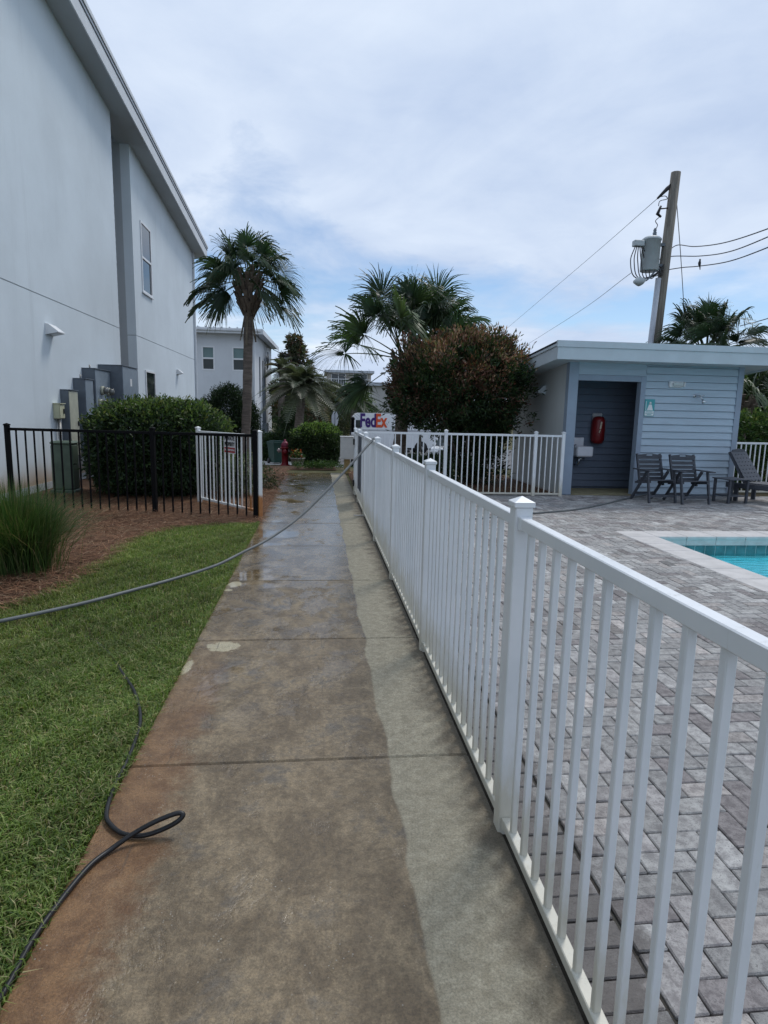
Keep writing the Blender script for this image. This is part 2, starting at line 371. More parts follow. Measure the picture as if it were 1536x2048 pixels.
def text_mesh(s, size, extrude=.004, bold=0.0, align='CENTER', xs=1.0):
    cu = bpy.data.curves.new('letters', 'FONT'); cu.body = s; cu.size = size; cu.extrude = extrude; cu.offset = bold
    cu.align_x = align; cu.align_y = 'CENTER'; cu.resolution_u = 4
    o = bpy.data.objects.new('letters', cu); COL.objects.link(o); dg = bpy.context.evaluated_depsgraph_get()
    me = bpy.data.meshes.new_from_object(o.evaluated_get(dg)); bpy.data.objects.remove(o)
    me.transform(Matrix.Diagonal((xs, 1, 1, 1))); return me
def gz(y):                                 # terrain: level to the end of the walk, then falling to the street
    def s(t): t = min(max(t, 0), 1); return t*t*(3-2*t)
    return -1.3*s((y-17.3)/13.5)-.3*s((y-31)/18)
# ------------------------------------------------------------------ ground
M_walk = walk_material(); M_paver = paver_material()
M_ground = ground_material('ground_turf', ((.06, .065, .03), (.10, .095, .045), (.12, .095, .06)), 1.6)
M_straw = ground_material('pine_straw_soil', ((.055, .032, .021), (.10, .058, .036), (.075, .05, .036)), 9)
M_soil = ground_material('lawn_soil', ((.03, .034, .014), (.05, .05, .022), (.045, .04, .02)), 12)
M_conc = ground_material('far_concrete', ((.36, .35, .33), (.44, .43, .41), (.30, .29, .28)), 1.3, .1)
M_asph = ground_material('asphalt', ((.13, .13, .135), (.17, .17, .175), (.11, .11, .11)), 1.1, .25)
PX0, PX1, PY0, PY1 = 4.53, 11.0, -2.5, 7.80         # pool, inside of the coping
def sheet(name, xs, ys, m, dz=0, hole=None, kind='structure', terrain=True):
    V = []; F = []
    for yv in ys:
        for xv in xs: V.append((xv, yv, (gz(yv) if terrain else 0)+dz))
    nx = len(xs)
    for j in range(len(ys)-1):
        for i in range(nx-1):
            if hole and hole[0] <= xs[i] and xs[i+1] <= hole[1] and hole[2] <= ys[j] and ys[j+1] <= hole[3]: continue
            F.append((j*nx+i, j*nx+i+1, (j+1)*nx+i+1, (j+1)*nx+i))
    o = obj(name, MB().add(V, F, True), m); tag(o, kind=kind); return o
ysl = [17.3+13.5*k/18 for k in range(19)]+[33, 36, 40, 44, 49, 60, 90, 160, 400, 900]
HX0, HX1, HY0, HY1 = PX0-.02, PX1+.02, PY0-.02, PY1+.02
g_ = sheet('ground', [-500, -120, -40, -16, -6, 0, 2, HX0, HX1, 16, 40, 120, 500], [-300, -60, -12, HY0, HY1, 12]+ysl, M_ground, -.035, (HX0, HX1, HY0, HY1))
tag(g_, 'patchy green and tan ground running down to the street')
def poly_sheet(name, pts, z, m):
    o = obj(name, MB().add([(p[0], p[1], z) for p in pts], [tuple(range(len(pts)))]), m); tag(o, kind='structure'); return o
LAWN = [(-.84, -1.5), (-.84, 8.78), (-1.2, 8.74), (-1.61, 8.6), (-1.95, 8.35), (-2.14, 8.05), (-2.27, 7.6), (-2.28, 7.3), (-2.22, 6.8), (-2.23, 6.33),
        (-2.3, 5.44), (-2.5, 5.0), (-2.75, 4.5), (-2.95, 3.8), (-3.0, 2.5), (-3.0, -1.5)]
BED = [(-.84, 8.78), (-.84, 17.2), (-5.19, 17.2), (-5.19, -1.5), (-3.0, -1.5)]+LAWN[2:-1][::-1]+[]
tag(poly_sheet('lawn', LAWN, -.016, M_soil), 'mown green lawn beside the concrete walk')
tag(poly_sheet('planting_bed', BED, -.012, M_straw), 'brown pine straw bed between lawn and white building')
poly_sheet('fence_strip', [(.700, -1.5), (.745, -1.5), (.745, 12.3), (.700, 12.3)], -.010, ground_material('shaded_wet_dirt', ((.035, .03, .022), (.06, .052, .04), (.03, .026, .02)), 14))  # wet dirt gap, coloured darker still for the shade under the bottom rail
sheet('slope_bed', [-5.2, -3, -.84, .5], [17.2, 17.8, 18.5, 19.3, 20.2, 21, 22.2, 23.4, 24.6], M_straw, -.012)
poly_sheet('fence_bed', [(.78, 12.2), (4.95, 12.2), (4.95, 17.0), (.78, 17.0)], -.012, M_straw)
sheet('driveway', [-30, -8, -2, .55], [34.2, 35.5, 37.2], M_conc, .0)
sheet('street', [.9, 6, 14, 40], [19.5, 21, 22.5, 24, 26, 28, 29.5, 31, 34, 38, 42, 49, 58], M_asph, -.02)
sheet('cross_street', [-60, -20, .9], [40, 44, 49, 56], M_asph, -.022)
sheet('side_path', [.9, 2.2, 4.4], [15.1, 16.2], M_conc, -.006)
# ------------------------------------------------------------------ concrete walk: one slab per pour
walk = thing('walkway', 'wet grey concrete sidewalk running between lawn and white fence', 'walkway', (0, 0, 0)); tag(walk, kind='structure')
del walk['category']
joints = [2.63+1.535*k for k in range(-3, 10)]; joints[-1] = 16.25
M_curb = ground_material('joint_dirt', ((.035, .03, .02), (.06, .05, .035), (.03, .03, .03)), 14)
obj('joint_bed', MB().box(-.83, .706, joints[0], joints[-1], -.12, -.05), M_curb, walk)
for i in range(len(joints)-1):
    y0, y1 = joints[i]+.0045, joints[i+1]-.0045
    mb = MB().box(-.83, .706, y0, y1, -.11, random.uniform(-.004, 0), .008)
    obj('slab', mb, M_walk, walk)
# lawn blades
def in_poly(P, poly):
    x, y = P[:, 0], P[:, 1]; c = np.zeros(len(P), bool); n = len(poly)
    for i in range(n):
        x1, y1 = poly[i]; x2, y2 = poly[(i+1) % n]
        if y1 != y2: c ^= ((y1 > y) != (y2 > y)) & (x < (x2-x1)*(y-y1)/(y2-y1)+x1)
    return c
def wob(x, y, s): return np.sin(x*3.1*s+1.3)*np.cos(y*2.7*s+.4)+.6*np.sin(x*7.3*s-y*5.1*s)+.4*np.cos(y*11*s+x*9*s)
def blades(P, H, W, pal, lean=.8, straw=None):
    n = len(P); a = rng.uniform(0, 2*np.pi, n); d = np.stack([np.cos(a), np.sin(a), np.zeros(n)], 1)
    b = a+rng.normal(1.57, .6, n); r = np.stack([np.cos(b), np.sin(b), np.zeros(n)], 1)*(W/2)[:, None]
    ln = (rng.uniform(.2, 1, n)*lean)[:, None]; h = H[:, None]; up = np.array([0, 0, 1.])
    m = P+up*h*.62+d*h*ln*.35; t = P+up*h*(1-.35*ln)+d*h*ln*1.1
    V = np.stack([P-r, P+r, m+r*.85, m-r*.85, t], 1).reshape(-1, 3); i = np.arange(n)*5
    return fast_mesh('blades', V, np.stack([i, i+1, i+2, i+3], 1), np.stack([i+3, i+2, i+4], 1), tint=np.repeat(pick(pal, n) if straw is None else straw, 5, 0))
Pn = np.concatenate([np.stack([rng.uniform(-2.4, -.82, 125000), rng.uniform(.9, 4.2, 125000), np.full(125000, -.016)], 1),
                     np.stack([rng.uniform(-3.0, -.82, 95000), rng.uniform(4.2, 8.8, 95000), np.full(95000, -.016)], 1),
                     np.stack([rng.uniform(-3.0, -2.2, 6000), rng.uniform(.9, 4.2, 6000), np.full(6000, -.016)], 1)])
lp = [(p[0]+(.006 if p[0] > -.9 else -.04), p[1]) for p in LAWN]
Pn = Pn[in_poly(Pn + np.stack([rng.normal(0, .03, len(Pn)), rng.normal(0, .03, len(Pn)), 0*Pn[:, 0]], 1), lp)]
wv = wob(Pn[:, 0], Pn[:, 1], 1); keep = rng.uniform(0, 1, len(Pn)) < (.82+.18*np.tanh(wv)); Pn = Pn[keep]; wv = wv[keep]
PAL_G = [((.12, .19, .040), 3), ((.175, .245, .058), 4), ((.065, .115, .028), 1.6), ((.24, .28, .09), 2.6), ((.40, .37, .19), 1.1), ((.28, .22, .11), .5)]
ti = pick(PAL_G, len(Pn)); ti *= (1+.2*np.tanh(wob(Pn[:, 0], Pn[:, 1], .45))+.14*np.tanh(wob(Pn[:, 0], Pn[:, 1], 3.1)))[:, None]
edge_far = np.clip((np.abs(Pn[:, 0]+2.3) < .35)*1., 0, 1)
ti += (edge_far*rng.uniform(0, .05, len(Pn)))[:, None]*np.array([1, .7, .2])
ne = 5200; Pe = np.stack([rng.normal(-.845, .012, ne).clip(-.88, -.825), rng.uniform(.9, 8.8, ne), np.full(ne, -.012)], 1)   # blades spilling over the slab edge
Pn = np.concatenate([Pn, Pe]); ti = np.concatenate([ti, pick(PAL_G, ne)]); wv = np.concatenate([wv, np.ones(ne)])
M_leaf = leafmat('leaf'); M_blade = leafmat('grass_blade', .55, .35)
go = obj('grass', blades(Pn, rng.uniform(.022, .058, len(Pn))*(1+.28*np.tanh(wob(Pn[:, 0], Pn[:, 1], 2.6))), rng.uniform(.0032, .0068, len(Pn)), PAL_G, 1.15, ti), M_blade)
tag(go, 'short green lawn grass with straw coloured flecks', 'grass', kind='stuff')
# pine needles
def needles(n, poly, bounds, z=-.012, L=(.12, .26), rise=.03):
    P = np.stack([rng.uniform(bounds[0], bounds[1], n), rng.uniform(bounds[2], bounds[3], n), np.full(n, z)], 1); P = P[in_poly(P, poly)]; n = len(P)
    a = rng.normal(0, .75, n)+.5*np.sin(P[:, 1]*2); d = np.stack([np.cos(a), np.sin(a), rng.normal(0, .10, n)], 1); l = rng.uniform(*L, n)[:, None]
    r = np.stack([-np.sin(a), np.cos(a), np.zeros(n)], 1)*rng.uniform(.0015, .0032, n)[:, None]
    P[:, 2] += rng.uniform(.002, rise, n); Q = P+d*l; Q[:, 2] = Q[:, 2].clip(z+.003); mdd = (P+Q)/2; mdd[:, 2] += rng.uniform(0, .025, n)
    V = np.stack([P-r, P+r, mdd+r, mdd-r, Q], 1).reshape(-1, 3); i = np.arange(n)*5
    pal = [((.20, .092, .048), 4), ((.11, .05, .028), 2.6), ((.31, .17, .09), 2.4), ((.38, .27, .17), 1.0)]
    return fast_mesh('needles', V, np.stack([i, i+1, i+2, i+3], 1), np.stack([i+3, i+2, i+4], 1), tint=np.repeat(pick(pal, n), 5, 0))
M_needle = mat('pine_needle', tint=True, rough=.85, var=.1)
tag(obj('pine_straw', needles(60000, BED, (-4.9, -.84, 4.5, 12.5)), M_needle), 'brown pine needle mulch around the black fence', 'pine straw', kind='stuff')
tag(obj('pine_straw', needles(9000, [(-3, 12), (-.85, 12), (-.85, 17.2), (-3, 17.2)], (-3, -.85, 12, 17.2), L=(.15, .3)), M_needle), 'brown pine needle mulch along the far left side of the walk', 'pine straw', kind='stuff')
tag(obj('pine_straw', needles(9000, [(.8, 12.2), (4.9, 12.2), (4.9, 16.9), (.8, 16.9)], (.8, 4.9, 12.2, 16.9)), M_needle), 'brown pine needle mulch under the reddish bush', 'pine straw', kind='stuff')

# ------------------------------------------------------------------ paver deck
deck = thing('paver_deck', 'grey herringbone paver deck around the pool', 'deck', (0, 0, 0)); tag(deck, kind='structure'); del deck['category']
mb = MB()
mb.box(.735, PX0-.42, -1.5, 12.2, -.12, -.014); mb.box(PX0-.42, 12.0, PY1+.42, 12.2, -.12, -.0141)
obj('bedding_sand', mb, ground_material('joint_sand', ((.05, .045, .04), (.085, .08, .07), (.04, .035, .03)), 20), deck)
PT = [((.275, .272, .268), 4), ((.34, .337, .33), 3.2), ((.235, .226, .224), 2.2), ((.19, .175, .175), 1.0), ((.30, .28, .268), 2)]
U = .1016
cells = []
i0, i1, j0, j1 = 0, 112, -15, 122
for i in range(i0-1, i1):
    for j in range(j0, j1):
        k = (i-j) % 4; X, Yv = .955+i*U, j*U
        if k == 0: cells.append((X, Yv, 2*U, U))
        elif k == 3: cells.append((X, Yv, U, 2*U))
def fits(c): return c[0] > .95 and c[0]+c[2] < 12 and c[1] > -1.5 and c[1]+c[3] < 12.13 and not (c[0] > PX0-.36 and c[1]+c[3] < PY1+.36)
cut = []
for c in cells:
    if not fits(c):                        # cut pavers at the borders
        h = [(c[0], c[1], U, U), (c[0]+(U if c[2] > c[3] else 0), c[1]+(U if c[3] > c[2] else 0), U, U)]
        cut += [q for q in h if fits(q)]
cells = [c for c in cells if fits(c)]+cut
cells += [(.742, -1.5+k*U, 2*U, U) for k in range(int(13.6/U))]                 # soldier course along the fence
def seen(c):
    x, y, w = proj((c[0]+c[2]/2, c[1]+c[3]/2, 0)); 
    return -1 if w < .4 or not (-40 < x < 1600 and 0 < y < 2100) else 1/w
cells.sort(key=lambda c: -seen(c))
NEAR = cells[:300]; REST = cells[300:]
var_mesh = {}
def paver_mesh(w, h, k):
    key = (round(w, 3), round(h, 3), k)
    if key not in var_mesh:
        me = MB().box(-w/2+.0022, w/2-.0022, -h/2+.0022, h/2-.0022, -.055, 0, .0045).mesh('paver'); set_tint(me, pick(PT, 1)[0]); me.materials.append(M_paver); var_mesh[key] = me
    return var_mesh[key]
for c in NEAR:
    o = obj('paver', paver_mesh(c[2], c[3], random.randrange(14)), None, deck, loc=(c[0]+c[2]/2, c[1]+c[3]/2, random.uniform(-.0035, .001)))
    o.rotation_euler = (random.gauss(0, .006), random.gauss(0, .006), random.gauss(0, .004))
A = np.array(REST); n = len(A); dz = rng.uniform(-.0035, .001, n)
x0, y0, x1, y1 = A[:, 0]+.0022, A[:, 1]+.0022, A[:, 0]+A[:, 2]-.0022, A[:, 1]+A[:, 3]-.0022; ch = .0045
def ring(o, z): return [np.stack([a, b, z], 1) for a, b in ((x0+o, y0+o), (x1-o, y0+o), (x1-o, y1-o), (x0+o, y1-o))]
V = np.stack(ring(ch, dz)+ring(0, dz-ch)+ring(0, np.full(n, -.05)), 1).reshape(-1, 3); b = np.arange(n)*12
Q = [np.stack([b, b+1, b+2, b+3], 1)]
for s in (0, 4):
    for k in range(4): Q.append(np.stack([b+s+4+k, b+s+4+(k+1) % 4, b+s+(k+1) % 4, b+s+k], 1))
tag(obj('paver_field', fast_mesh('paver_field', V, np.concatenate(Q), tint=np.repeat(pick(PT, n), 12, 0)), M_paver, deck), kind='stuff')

# ------------------------------------------------------------------ pool
pool = thing('swimming_pool', 'swimming pool with turquoise water, dark waterline tiles and pale coping', 'pool', (PX0, PY1, 0))
M_cop = mat('coping_stone', (.52, .50, .485), .75, .1, 5, .25, 90)
M_plast = mat('pool_plaster', (.44, .86, .92), .7, .05, 3)
M_tile = mat('pool_tile', (.055, .17, .185), .18, .35, 5); M_grout = mat('pool_grout', (.45, .55, .56), .8)
w = .04; zb = -1.35
mb = MB().box(PX0-.25, PX1+.2, PY0-.2, PY1+.2, zb-.1, zb)
mb.box(PX0-.25, PX0, PY0, PY1+.2, zb, -.046); mb.box(PX0, PX1+.2, PY1, PY1+.2, zb, -.046); mb.box(PX1, PX1+.2, PY0, PY1, zb, -.046); mb.box(PX0-.25, PX1+.2, PY0-.2, PY0, zb, -.046)
obj('basin', mb, M_plast, pool, True)
obj('grout', MB().box(PX0+.004, PX1, PY1-.008, PY1+.02, -.30, -.125), M_grout, pool, True)
tm = MB().box(.004, .146, -.005, .0, -.142, 0, .002).mesh('tile')
for k in range(int((PX1-PX0)/.15)):
    obj('tile', tm, M_tile, pool, True, loc=(PX0+.006+k*.15, PY1-.008, -.128))
tm2 = MB().box(0, .005, -.146, -.004, -.142, 0, .002).mesh('tile')
for k in range(44): obj('tile', tm2, M_tile, pool, True, loc=(PX0+.0002, PY1-.02-k*.15, -.128))
obj('water', MB().add([(PX0, PY0, -.238), (PX1, PY0, -.238), (PX1, PY1, -.238), (PX0, PY1, -.238)], [(0, 1, 2, 3)]), water_material(), pool, True)
cm = MB().box(-.375, .035, -.2125, .2125, -.045, .004, .008).mesh('coping'); cm2 = MB().box(-.2125, .2125, -.03, .375, -.045, .004, .008).mesh('coping')
for k in range(22): obj('coping_stone', cm, M_cop, pool, True, loc=(PX0, PY1-.247-.43*k, 0))
obj('coping_stone', MB().box(-.375, .035, -.03, .375, -.045, .004, .008), M_cop, pool, True, loc=(PX0, PY1, 0))
for k in range(15): obj('coping_stone', cm2, M_cop, pool, True, loc=(PX0+.25+.43*k, PY1, 0))
for k in range(15): obj('coping_fascia', MB().box(PX0+.04+.43*k, PX0+.464+.43*k, PY1-.02, PY1, -.12, -.0455), M_cop, pool, True)

# ------------------------------------------------------------------ aluminium fences
M_wht = fence_white()
M_blk = mat('black_powder_coat', (.006, .006, .007), .65, .2, 5, spec=.1)
M_plate = mat('dull_steel', (.35, .34, .32), .5, .2, 20, metal=.6)
M_blkp = mat('black_plastic', (.015, .015, .016), .5, .2, 10)
def fence_parts(root, p0, p1, posts, m, H=1.22, rail_z=.06, step=.113, pk=.0108, rail=(.036, .042), post_w=.032, picket_z0=.03, bottom=True, cap=True, seam=None):
    """posts at distances along p0-p1; pickets and rails between them"""
    p0, p1 = Vector(p0), Vector(p1); d = (p1-p0); Ltot = d.length; d.normalize(); ang = math.atan2(d.y, d.x)
    pm = MB().box(-pk, pk, -pk, pk, picket_z0, H-rail[1]+.004, .0025).mesh('picket')
    for s in posts:
        q = p0+d*s
        o = obj('post', MB().box(-post_w, post_w, -post_w, post_w, -.06, H+.035, .004), m, root, True, loc=q); o.rotation_euler.z = ang
        if cap:
            w = post_w+.006; c = MB().box(-w, w, -w, w, H+.0335, H+.052, .003)
            c.add([(-w, -w, H+.052), (w, -w, H+.052), (w, w, H+.052), (-w, w, H+.052), (0, 0, H+.072)], [(0, 1, 4), (1, 2, 4), (2, 3, 4), (3, 0, 4)])
            obj('post_cap', c, m, o)
    for a, b in zip(posts[:-1], posts[1:]):
        l = b-a; mid = p0+d*((a+b)/2); h = l/2-post_w-.001
        o = obj('top_rail', MB().box(-h, h, -rail[0]/2, rail[0]/2, H-rail[1], H, .003), m, root, True, loc=mid); o.rotation_euler.z = ang
        if bottom:
            o = obj('bottom_rail', MB().box(-h, h, -rail[0]/2, rail[0]/2, rail_z-.036, rail_z, .003), m, root, True, loc=mid); o.rotation_euler.z = ang
        for e in (a+post_w, b-post_w):                                  # rail brackets on the posts
            s_ = 1 if e < (a+b)/2 else -1
            o = obj('rail_bracket', MB().box(min(0, s_*.022), max(0, s_*.022), -rail[0]/2-.0025, rail[0]/2+.0025, H-rail[1]-.003, H+.0022, .0015), m, root, True, loc=p0+d*(e+s_*.0015)); o.rotation_euler.z = ang
            if bottom:
                o = obj('rail_bracket', MB().box(min(0, s_*.022), max(0, s_*.022), -rail[0]/2-.0025, rail[0]/2+.0025, rail_z-.039, rail_z+.0022, .0015), m, root, True, loc=p0+d*(e+s_*.0015)); o.rotation_euler.z = ang
        n = max(1, round(l/step)-1); st = l/(n+1)
        for k in range(n):
            o = obj('picket', pm, m, root, True, loc=p0+d*(a+st*(k+1)+random.gauss(0, .0012))); o.rotation_euler = (random.gauss(0, .0015), random.gauss(0, .0015), ang+random.gauss(0, .02))
FX = .72
wf = thing('picket_fence', 'white metal picket fence along the right edge of the sidewalk', 'fence', (FX, 2.1, 0))
fy = [-1.55, .28, 2.11, 3.94, 5.75, 7.56, 9.45, 10.95]
fence_parts(wf, (FX, 0, 0), (FX, 1, 0), fy, M_wht)
mb = MB()
for k in range(8): mb.box(FX-.021, FX-.019, 10.2+.1*k-.004, 10.2+.1*k+.004, .26, 1.17)
for k in range(11): mb.box(FX-.0195, FX-.0175, 10.17, 10.93, .27+.09*k-.004, .27+.09*k+.004)
mb.box(FX-.017, FX-.0155, 10.17, 10.93, .25, 1.175)
obj('guard_panel', mb, mat('guard_mesh', (.12, .14, .17), .5, .2, 8), wf, True)
obj('base_plate', MB().box(FX-.17, FX-.028, 9.39, 9.47, .0005, .007, .002), M_plate, wf, True)
gt = thing('pool_gate', 'white picket gate with black hinges at the far end of the walk fence', 'gate', (FX, 11.5, 0))
fence_parts(gt, (FX, 0, 0), (FX, 1, 0), [11.03, 11.98], M_wht, rail_z=.09, picket_z0=.06, post_w=.022, cap=False)
for z in (.22, 1.02): obj('hinge', MB().box(FX-.05, FX-.024, 11.93, 12.07, z-.06, z+.06, .004), M_blkp, gt, True)
bf = thing('picket_fence', 'white metal picket fence crossing behind the deck in front of the reddish bush', 'fence', (FX, 12.05, 0))
fence_parts(bf, (FX, 12.06, 0), (4.86, 11.93, 0), [0, 1.77, 3.57, 4.13], M_wht)
rf = thing('picket_fence', 'white metal picket fence right of the pool shed in front of the hedge', 'fence', (8.8, 12.6, 0))
fence_parts(rf, (8.80, 12.6, 0), (12.4, 12.6, 0), [0, 1.8, 3.6], M_wht, H=1.12)
kf = thing('picket_fence', 'black metal picket fence from the white building to the sidewalk', 'fence', (-2.5, 9.8, 0))
fence_parts(kf, (-4.80, 10.22, 0), (-.92, 9.25, 0), [0, 2.4, 4.0], M_blk, H=1.23, bottom=False, picket_z0=-.03, step=.148, cap=True)
M_rust = None
def rusty_white():
    g = NG('white_coat_rusting'); x, y, z = g.xyz()
    s = g.math('MULTIPLY', g.ss(g.math('ADD', z, g.math('MULTIPLY', g.noise(9, 4), .22)), .47, .38), g.ss(x, -1.25, -1.02))
    g.put(g.b.inputs['Base Color'], g.mix(s, (.74, .75, .74), g.mix(g.noise(20, 4), (.36, .12, .03), (.5, .24, .09)))); g.b.inputs['Roughness'].default_value = .5; return g.m
M_rw = rusty_white()
wg = thing('fence_gate', 'white picket gate standing open behind the black fence', 'gate', (-1.4, 9.9, 0))
fence_parts(wg, (-.865, 9.27, 0), (-2.02, 10.75, 0), [0, 1.86], M_rw, H=1.22, rail_z=.10, picket_z0=.07, step=.125, cap=True)
sd = Vector((-2.02+.865, 10.75-9.27, 0)).normalized(); sn = Vector((-sd.y, sd.x, 0)); sn = -sn if sn.y > 0 else sn
sq = Vector((-.865, 9.27, 0))+sd*.80+sn*.022
sg = thing('warning_sign', 'small private property sign with red band on the white gate', 'sign', (sq.x, sq.y, 1.04)); sg.rotation_euler.z = math.atan2(-sd.y, -sd.x)
obj('plate', MB().box(-.17, .17, -.002, .002, -.14, .14), mat('sign_white', (.75, .75, .75), .4, .03), sg)
M_prt = mat('sign_black', (.015, .015, .018), .5); M_red = mat('sign_red', (.42, .03, .035), .5, .1)
obj('red_band', MB().box(-.16, .16, -.0045, -.0025, -.125, -.045), M_red, sg)
for s, z, sz, mm, bd in (('PRIVATE', .092, .085, M_prt, .003), ('PROPERTY', .005, .078, M_prt, .003), ('NO TRESPASSING', -.085, .042, MATS['sign_white'], .001)):
    me = text_mesh(s, sz, .001, bd); me.transform(Matrix.Rotation(R(90), 4, 'X')); wd = max(v.co.x for v in me.vertices)-min(v.co.x for v in me.vertices)
    me.transform(Matrix.Diagonal((.30/wd, 1, 1, 1))); obj('lettering', me, mm, sg, loc=(0, -.0058, z))
# ------------------------------------------------------------------ near apartment building (left)
M_st = stucco('white_stucco', (.64, .70, .74), True); M_st2 = stucco('grey_stucco', (.40, .425, .445)); M_sof = stucco('soffit_paint', (.42, .44, .45), bump=.05)
M_fas = mat('fascia_paint', (.62, .64, .66), .55, .05, 3); M_gl = glass(); M_frm = mat('vinyl_white', (.72, .73, .74), .45, .04, 4)
M_roofm = mat('roof_metal', (.45, .48, .52), .4, .08, 2, metal=.2)
WX = -5.2
def rz_(y): return 9.17-.09*(y-13.83)
bld = thing('apartment_building', 'white stucco two storey building with sloping eave on the left', 'building', (WX, 10, 0))
def ywall(x0, x1, ya, yb, z0, z1, holes=()):
    """wall slab in the YZ plane between x0 and x1 with rectangular openings; z1 may be a function of y"""
    mb = MB(); ys = sorted({ya, yb, *[h[0] for h in holes], *[h[1] for h in holes]}); zf = z1 if callable(z1) else (lambda y: z1)
    for a, b in zip(ys[:-1], ys[1:]):
        cuts = sorted([(h[2], h[3]) for h in holes if h[0] <= a and b <= h[1]]); lo = z0
        for c0, c1 in cuts:
            if c0 > lo: mb.box(x0, x1, a, b, lo, c0)
            lo = c1
        mb.prism([(a, lo), (b, lo), (b, zf(b)), (a, zf(a))], 'X', x0, x1)
    return mb
GZ = 3.63
W1 = (19.74, 20.84, 4.98, 6.98); W2 = (19.70, 20.80, .95, 2.71)
obj('lower_wall', ywall(WX-.25, WX, -6, 17.4, .12, GZ-.010), M_st, bld, True)
obj('upper_wall', ywall(WX-.25, WX, -6, 17.4, GZ+.010, lambda y: rz_(y)-.002), M_st, bld, True)
obj('lower_wall', ywall(WX-.25, WX, 18.95, 27.6, .12, GZ-.010, [W2]), M_st, bld, True)
obj('upper_wall', ywall(WX-.25, WX, 18.95, 27.6, GZ+.010, lambda y: rz_(y)-.002, [W1]), M_st, bld, True)
obj('control_joint', MB().box(WX-.24, WX-.012, -6, 17.39, GZ-.0102, GZ+.0102).box(WX-.24, WX-.012, 18.96, 27.59, GZ-.0102, GZ+.0102), M_st2, bld, True)
obj('plinth', MB().box(WX-.3, WX+.012, -6, 17.4, -.2, .12).box(WX-.3, WX+.012, 18.95, 27.6, -1.3, .12), M_st2, bld, True)
mb = MB().prism([(WX-1.9, -1.0), (WX-.25, -1.0), (WX-.25, 8.70), (WX-1.9, 8.70)], 'Y', 18.95, 19.15)
obj('return_wall', mb, M_st2, bld, True)
obj('recess_wall', MB().box(WX-2.1, WX-1.9, 17.0, 19.2, -.5, 8.85), M_st2, bld, True)
obj('return_wall', MB().box(WX-1.9, WX-.25, 17.25, 17.40, -.5, 8.83), M_st2, bld, True)
obj('end_wall', MB().prism([(-13.7, -1.3), (WX-.25, -1.3), (WX-.25, 7.90), (-13.7, 7.90)], 'Y', 27.4, 27.6), M_st, bld, True)
sbm = MB().prism([(17.401, 0), (17.426, 0), (17.412, .178), (17.401, .178)], 'X', -1.0, 0).mesh('siding_board')
for k in range(49): obj('siding_board', sbm, M_fas, bld, True, loc=(WX-.004, 0, .1+k*.178))
ex = WX+.5
def raked(x0, x1, ya, yb, d0, d1): return MB().prism([(ya, rz_(ya)+d0), (yb, rz_(yb)+d0), (yb, rz_(yb)+d1), (ya, rz_(ya)+d1)], 'X', x0, x1)
obj('soffit', raked(WX-.3, ex-.03, -6.5, 28.05, 0, .03), M_sof, bld, True)
obj('fascia', raked(ex-.03, ex, -6.5, 28.1, -.035, .27), M_fas, bld, True)
rfo = obj('roof', raked(-14.2, ex-.06, -6.5, 28.1, .28, .44), M_roofm, bld, True)
obj('drip_edge', raked(ex-.02, ex+.02, -6.5, 28.12, .30, .36), M_roofm, rfo)
obj('roof_edge', raked(ex-.05, ex+.045, -6.5, 28.12, .375, .47), M_fas, rfo)
obj('end_fascia', MB().box(-14.2, ex-.03, 28.06, 28.1, rz_(28.1)-.03, rz_(28.1)+.27), M_fas, bld, True)
obj('downspout', MB().box(WX+.004, WX+.085, 27.42, 27.5, -.9, 7.95, .01), M_fas, bld, True)
def window_y(root, h, x, nm='window'):
    """double-hung window in a wall facing +X; h = (y0, y1, z0, z1)"""
    y0, y1, z0, z1 = h; f = .055; zm = (z0+z1)/2
    w = obj(nm, MB().box(x-.06, x-.005, y0, y0+f, z0, z1).box(x-.06, x-.005, y1-f, y1, z0, z1).box(x-.059, x-.006, y0+f, y1-f, z0, z0+f).box(x-.059, x-.006, y0+f, y1-f, z1-f, z1).box(x-.055, x-.012, y0+f, y1-f, zm-.03, zm+.03), M_frm, root, True)
    obj('pane', MB().box(x-.05, x-.04, y0+f, y1-f, z0+f, zm-.03), M_gl, w); obj('pane', MB().box(x-.035, x-.025, y0+f, y1-f, zm+.03, z1-f), M_gl, w)
    obj('sill', MB().box(x-.02, x+.02, y0-.03, y1+.03, z0-.04, z0), M_frm, w)
    obj('blind', MB().box(x-.1, x-.09, y0+f, y1-f, zm, z1-f), mat('blind_fabric', (.5, .52, .5), .9), w)
window_y(bld, W1, WX+.035); window_y(bld, W2, WX+.035)
def hood_vent(y, z, s, lab):
    v = thing('wall_light', lab, 'light', (WX, y, z), group='wedge wall lights on the white building')
    obj('back_plate', MB().box(0, .015, -.16*s, .16*s, -.09*s, .10*s, .003), M_frm, v)
    obj('hood', MB().prism([(.015, .09*s), (.06, .085*s), (.20*s, -.03*s), (.20*s, -.045*s), (.015, -.085*s)], 'Y', -.15*s, .15*s), M_frm, v)
    obj('lens', MB().prism([(.02, -.086*s), (.19*s, -.046*s), (.19*s, -.052*s), (.02, -.092*s)], 'Y', -.13*s, .13*s), mat('lens_grey', (.3, .32, .33), .3), v)
hood_vent(13.0, 3.03, 1.15, 'white wedge wall light above the electrical cabinets'); hood_vent(24.1, 2.92, 1.0, 'white wedge wall light near the far corner of the white building')
